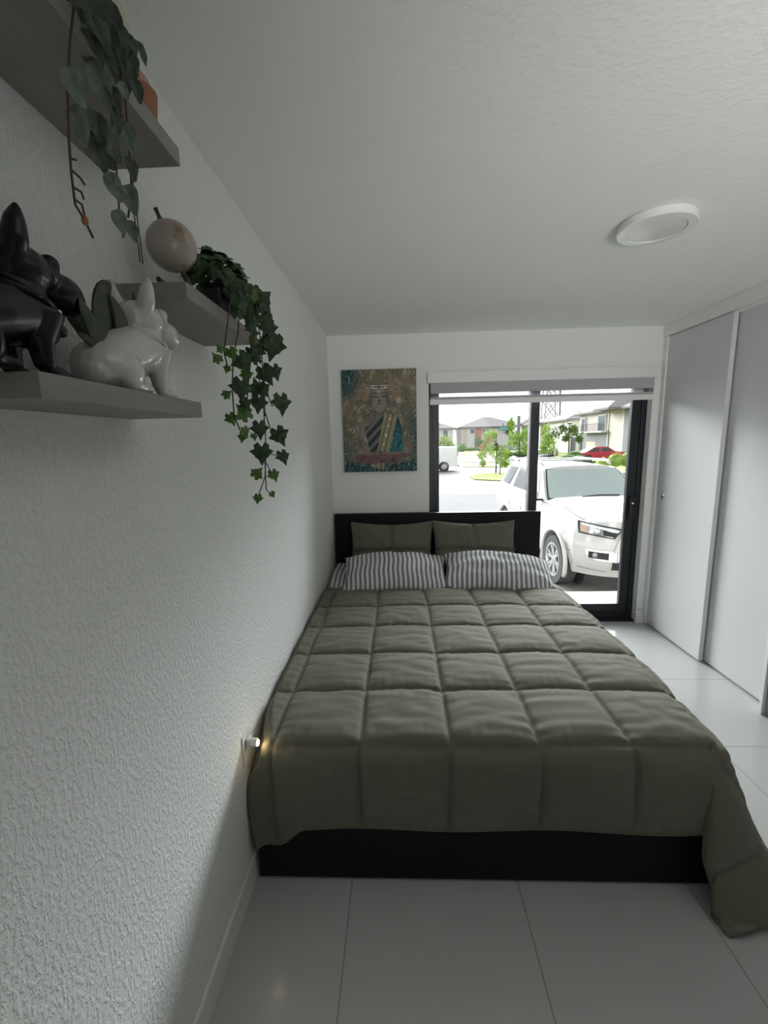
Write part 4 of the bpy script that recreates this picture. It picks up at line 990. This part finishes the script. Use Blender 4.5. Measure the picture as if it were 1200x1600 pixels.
def house(label, x0, x1, y0, y1, ze, rh, wall, wins=(), panels=(), group=None, face='y'):
    r_ = empty('house', ((x0+x1)/2, (y0+y1)/2, GZ), label, 'house', group)
    box('wall', x0, x1, y0, y1, GZ, ze, M[wall], r_)
    g_ = G(); hip(g_, x0, x1, y0, y1, ze, rh); g_.build('roof', M['roof'], r_)
    for ip, (a, b, c_, d_, mk, nm) in enumerate(panels):
        op_ = .08+.02*ip
        if face == 'y': box(nm, a, b, y0-op_, y0+.05, c_, d_, M[mk], r_)
        else: box(nm, x0-op_, x0+.05, a, b, c_, d_, M[mk], r_)
    for a, b, c_, d_ in wins:
        if face == 'y':
            f_ = box('window', a, b, y0-.26, y0+.05, c_, d_, M['stucco_white'], r_); box('pane', a+.1, b-.1, y0-.28, y0-.24, c_+.1, d_-.1, M['window_dark'], f_)
        else:
            f_ = box('window', x0-.26, x0+.05, a, b, c_, d_, M['stucco_white'], r_); box('pane', x0-.28, x0-.24, a+.08, b-.08, c_+.08, d_-.08, M['window_dark'], f_)
    return r_
house('pale two-storey house with terracotta panel and grey hip roof straight across the street', 14.2, 28.0, 100, 112, 4.25, 2.6, 'stucco_white',
      wins=((16.2, 17.3, 2.9, 4.0), (18.8, 20.6, 2.7, 4.1), (24, 26, 2.6, 4), (18.4, 19.4, -.2, 1.5)),
      panels=((14.3, 15.6, GZ, 4.2, 'stucco_beige', 'corner_panel'), (17.3, 18.8, GZ, 4.2, 'brick_red', 'cladding_panel')))
house('pale house with grey roof at the left edge of the view, behind the van', 0.5, 12.4, 100, 111, 4.1, 2.5, 'stucco_white', wins=((10.0, 11.2, 2.3, 3.9), (6, 8, 2.3, 3.9)))
house('pale house mostly hidden behind the bushy tree at the glass door mullion', 25.0, 30.5, 90, 98.5, 4.3, 1.6, 'stucco_white', wins=((26.5, 28, 1.8, 3.4),))
house('white house with dark garage behind the young trees left of the large beige house', 25.6, 30.6, 80, 88.5, 4.1, 1.2, 'stucco_white', wins=((26.4, 27.3, 2.0, 3.4), (28.2, 29.2, 2.2, 3.4)), panels=((27.9, 29.9, GZ, 1.2, 'window_dark', 'garage_door'),))
house('narrow white house with lean roof beside the large beige house', 26.2, 31, 68, 78.5, 4.2, 1.5, 'stucco_white', wins=((26.6, 27.3, 2.2, 3.4),), panels=((26.5, 27.2, GZ, 1.6, 'window_dark', 'front_door'),))
# large house whose facade runs away from us on the right
X0h = 25.5
bh = house('large beige and grey two-storey house with balcony on the right of the street', X0h, 36, 44, 62.5, 4.62, 2.4, 'stucco_beige', face='x',
      wins=((60.3, 61.4, 2.3, 4.2), (54.4, 56.4, 2.1, 4.3), (47.2, 48.4, 2.8, 4.2)),
      panels=((53.7, 62.4, GZ, 2.2, 'stucco_grey', 'grey_wall_panel'), (57.2, 59.9, GZ, .98, 'garage', 'garage_door'), (53.9, 54.05, GZ, 4.6, 'stucco_white', 'downpipe'), (50.2, 50.5, GZ, 4.6, 'stucco_white', 'trim_strip'),
              (47.0, 50.2, GZ, 4.6, 'stucco_grey', 'grey_wall_panel'), (46.2, 48.0, GZ, 1.7, 'window_dark', 'entrance_door'), (61.4, 61.9, GZ, 1.6, 'window_dark', 'side_door')))
bl = box('balcony', X0h-.9, X0h, 53.9, 60.2, 2.15, 2.32, M['stucco_white'], bh)
rl = G().box(X0h-.9, X0h-.86, 53.9, 60.2, 3.22, 3.28)
for k in range(26): rl.box(X0h-.89, X0h-.87, 53.95+k*.248, 53.99+k*.248, 2.32, 3.22)
rl.build('railing', M['black_alu'], bl)
g_ = G(); hip(g_, X0h-1.6, X0h+3, 50.5, 53.6, 4.66, 1.4, .4); g_.build('porch_roof', M['roof'], bh)

# ---- trees -----------------------------------------------------------
def crown(g_, c_, r_, n_, sz, rd):
    for _ in range(n_):
        while True:
            p = Vector((rd.uniform(-1, 1), rd.uniform(-1, 1), rd.uniform(-1, 1)))
            if .25 < p.length < 1: break
        p = p*(.55+.45*rd.random()); q_ = Vector(c_)+Vector((p.x*r_[0], p.y*r_[1], p.z*r_[2]))
        a = Vector((rd.uniform(-1, 1), rd.uniform(-1, 1), rd.uniform(-1, 1))).normalized(); b = a.orthogonal().normalized(); s_ = sz*rd.uniform(.6, 1.3); c2_ = a.cross(b)
        g_.add([q_-b*s_, q_+c2_*s_*.5+a*s_*.15, q_+b*s_, q_-c2_*s_*.5+a*s_*.15], [(0, 1, 2, 3)])
def tree(name, label, base, ztr, blobs, mk, n_=260, sz=.16, tr=.05, seed=0, extra=None, group=None):
    rd = random.Random(seed); r_ = empty(name, base, label, 'tree', group); b_ = Vector(base)
    g_ = G().tube([b_, b_+Vector((.03, 0, (ztr-b_.z)*.5)), Vector((b_.x-.02, b_.y, ztr))], [tr, tr*.8, tr*.4], 8)
    for c_, rr_ in blobs: g_.tube([Vector((b_.x, b_.y, lerp(b_.z, ztr, .75))), c_], [tr*.4, tr*.15], 5)
    g_.build('trunk', M['bark'], r_)
    g_ = G()
    for c_, rr_ in blobs: crown(g_, c_, rr_, n_, sz, rd)
    g_.build('foliage', M[mk], r_)
    if extra:
        g_ = G()
        for c_, rr_ in extra: crown(g_, c_, rr_, 60, sz, rd)
        g_.build('blossom', M['leaf_o'], r_)
tree('street_tree', 'young street tree with orange-tinged top beside the stop sign', (6.65, 29.9, GZ), 2.0, [((6.1, 29.9, 1.0), (.55, .6, .55)), ((5.7, 30, .55), (.35, .5, .4)), ((6.9, 29.9, .3), (.55, .5, .5)), ((6.0, 30, 1.8), (.3, .4, .6)), ((7.3, 30.2, -.1), (.4, .4, .3)), ((5.75, 30, .0), (.25, .3, .3)), ((6.6, 30.3, .9), (.7, .4, .7)), ((7.2, 30.4, 1.2), (.6, .4, .7)), ((6.5, 30.4, 1.9), (.45, .4, .45)), ((7.5, 30.4, .5), (.45, .4, .5))], 'leaf_a', 150, .10, .045, 1, [((6.05, 29.9, 1.55), (.35, .4, .35)), ((5.7, 30, 1.1), (.2, .3, .3))])
tree('street_tree', 'bushy bright green tree just left of the door mullion', (11.8, 43, GZ), 2.6, [((11.3, 43, 1.6), (1.0, 1, 1.1)), ((12.4, 43, 1.7), (.9, 1, 1.1)), ((10.9, 43, 2.9), (.45, .6, .9)), ((12.6, 43, .6), (.9, .8, .5)), ((13.0, 43.5, 2.2), (.8, .8, .8))], 'leaf_a', 330, .14, .07, 2)
tree('street_tree', 'bright green tree above the van', (6.0, 58, GZ), 2.0, [((6.2, 60, 1.4), (1.1, 1, 1.2)), ((7.1, 60, .7), (.9, .8, .9)), ((5.0, 60, 1.0), (1.0, 1, 1.2))], 'leaf_a', 260, .17, .07, 3)
tree('street_tree', 'pale leafy tree in front of the pale two-storey house wall', (17.0, 92, GZ), 1.6, [((16.6, 92, 1.0), (1.0, .8, 1.3)), ((17.9, 92, .6), (.9, .8, 1.0))], 'leaf_b', 200, .2, .07, 4)
tree('street_tree', 'slender pale green tree just right of the door mullion', (11.6, 34, GZ), 2.2, [((11.35, 34, 2.0), (.5, .5, .9)), ((11.7, 34, 1.1), (.6, .5, .8)), ((11.2, 34, .8), (.35, .4, .6))], 'leaf_a', 230, .10, .04, 5)
tree('street_tree', 'thin young tree between the slender tree and the lamp post', (15.2, 44, GZ), 2.2, [((15.5, 44, 2.0), (.9, .6, .7)), ((15.0, 44, 1.3), (.7, .6, .5)), ((16.3, 44, 2.5), (.5, .5, .5))], 'leaf_b', 200, .12, .05, 6)
tree('street_tree', 'small dark spreading tree at the lamp post', (18.7, 47.8, GZ), 1.9, [((18.7, 47.8, 2.0), (1.5, 1, .55)), ((18.1, 47.8, 1.5), (.5, .5, .5)), ((19.5, 47.8, 1.4), (.5, .5, .5)), ((18.7, 47.8, 2.5), (.7, .7, .5))], 'leaf_b', 170, .15, .05, 7)
def hedge(label, blobs, mk, n_=260, sz=.09, seed=0, flowers=None):
    rd = random.Random(seed); r_ = empty('hedge', (blobs[0][0][0], blobs[0][0][1], GZ), label, 'hedge'); g_ = G()
    for c_, rr_ in blobs: crown(g_, c_, rr_, n_, sz, rd); g_.ell(c_, (rr_[0]*.8, rr_[1]*.8, rr_[2]*.8), 12, 8)
    g_.build('foliage', M[mk], r_)
    if flowers:
        g_ = G()
        for c_, rr_ in flowers: crown(g_, c_, rr_, 50, sz*.8, rd)
        g_.build('blossom', M['leaf_o'], r_)
hedge('yellow-green flowering hedge in front of the red sedan', [((13.2, 28.4, -.1), (.55, .5, .45)), ((14.0, 28.4, .1), (.6, .5, .55)), ((14.8, 28.4, .1), (.6, .5, .6)), ((15.6, 28.4, .15), (.6, .5, .6))], 'leaf_a', 260, .08, 1, [((13.9, 28.1, .5), (.5, .3, .2)), ((14.9, 28.1, .6), (.6, .3, .15))])
hedge('low green shrubs in front of the white car, between the young trees', [((12.9, 36, -.25), (.7, .5, .4)), ((14.0, 36.3, -.15), (.8, .5, .45)), ((15.0, 36.6, -.2), (.7, .5, .4)), ((16.0, 40, .0), (.9, .6, .5))], 'leaf_b', 240, .09, 2)
hedge('clipped hedge at the foot of the pale two-storey house', [((14.6, 90, -.3), (1.5, .8, .5)), ((17, 90, -.35), (1.6, .8, .45)), ((20, 90, -.35), (1.8, .8, .5)), ((11.6, 80, .2), (1.0, .8, 1.0))], 'leaf_b', 220, .15, 3)
hedge('low hedge under the bushy tree left of the door mullion', [((12.2, 50, -.1), (1.2, .7, .5)), ((14, 50, -.1), (1.2, .7, .5)), ((15.5, 52, -.1), (1.2, .7, .5))], 'leaf_b', 220, .12, 4)

# ---- street furniture ----------------------------------------------------
sg = empty('stop_sign', (6.62, 28.6, GZ), 'octagonal stop sign seen from its grey back with a green street name plate on top', 'road sign')
G().cyl((6.62, 28.6, GZ), (6.78, 28.6, 2.62), .04, .035, 10).build('post', M['steel'], sg, auto=.6)
oc = [(6.72+.41*math.cos(PI/8+k*PI/4), 28.50, 1.57+.41*math.sin(PI/8+k*PI/4)) for k in range(8)]
G().prism(oc, (0, 0, 0), (0, .012, 0)).build('octagon_plate', M['sign_back'], sg)
np_ = G().box(6.46, 7.12, 28.55, 28.56, 2.17, 2.39).build('name_plate', M['sign_green'], sg)
for k in range(6): G().box(6.54+.085*k, 6.59+.085*k, 28.542, 28.548, 2.23, 2.33).build('lettering_mark', M['white_mark'], np_)
lp = empty('street_lamp', (19.1, 49.5, GZ), 'black street lamp post beside the dark spreading tree', 'street lamp')
G().cyl((19.1, 49.5, GZ), (19.05, 49.5, 3.1), .07, .05, 10).build('post', M['black_alu'], lp, auto=.6)
G().lathe((19.05, 49.5, 0), [(.001, 3.3), (.3, 3.22), (.34, 3.14), (.18, 3.08), (.001, 3.06)], 20).build('lamp_head', M['black_alu'], lp, auto=.6)
pw = empty('transmission_tower', (51, 150, GZ), 'grey lattice transmission tower rising behind the houses', 'tower'); g_ = G()
for zz in (0, 1, 2): 
    for s_ in (-1, 1):
        za, zb_ = 2+zz*6, 8+zz*6; wa, wb_ = 4.6-.5*zz, 4.1-.5*zz
        for yy in (-2, 2):
            g_.cyl((51.2-s_*wa*.6, 150+yy, za), (51.2-s_*wb_*.6, 150+yy, zb_), .16, n=6); g_.cyl((51.2-s_*wa*.6, 150+yy, za), (51.2+s_*wb_*.6, 150+yy, zb_), .14, n=6)
        g_.cyl((51.2-wb_*.6, 150+2*s_, zb_), (51.2+wb_*.6, 150+2*s_, zb_), .09, n=6)
g_.cyl((53.6, 148, GZ), (53.6, 148, 22), .30, n=8)
g_.build('lattice', M['steel'], pw)
ch = G().cyl((23.6, 87, GZ), (23.6, 87, 6.0), .35, .3, 10).build('utility_pole', M['steel'], auto=.6); tag(ch, 'distant grey pole rising above the roofs left of the mullion', 'pole')
eb = box('utility_box', 12.5, 13.1, 33, 33.4, GZ, -.35, M['stucco_grey']); tag(eb, 'low grey utility box on the lawn before the shrubs', 'utility box')
bn = box('wheelie_bin', 11.5, 12.1, 86, 86.6, GZ, .5, M['sign_green']); tag(bn, 'green bin beside the pale two-storey house corner', 'bin')
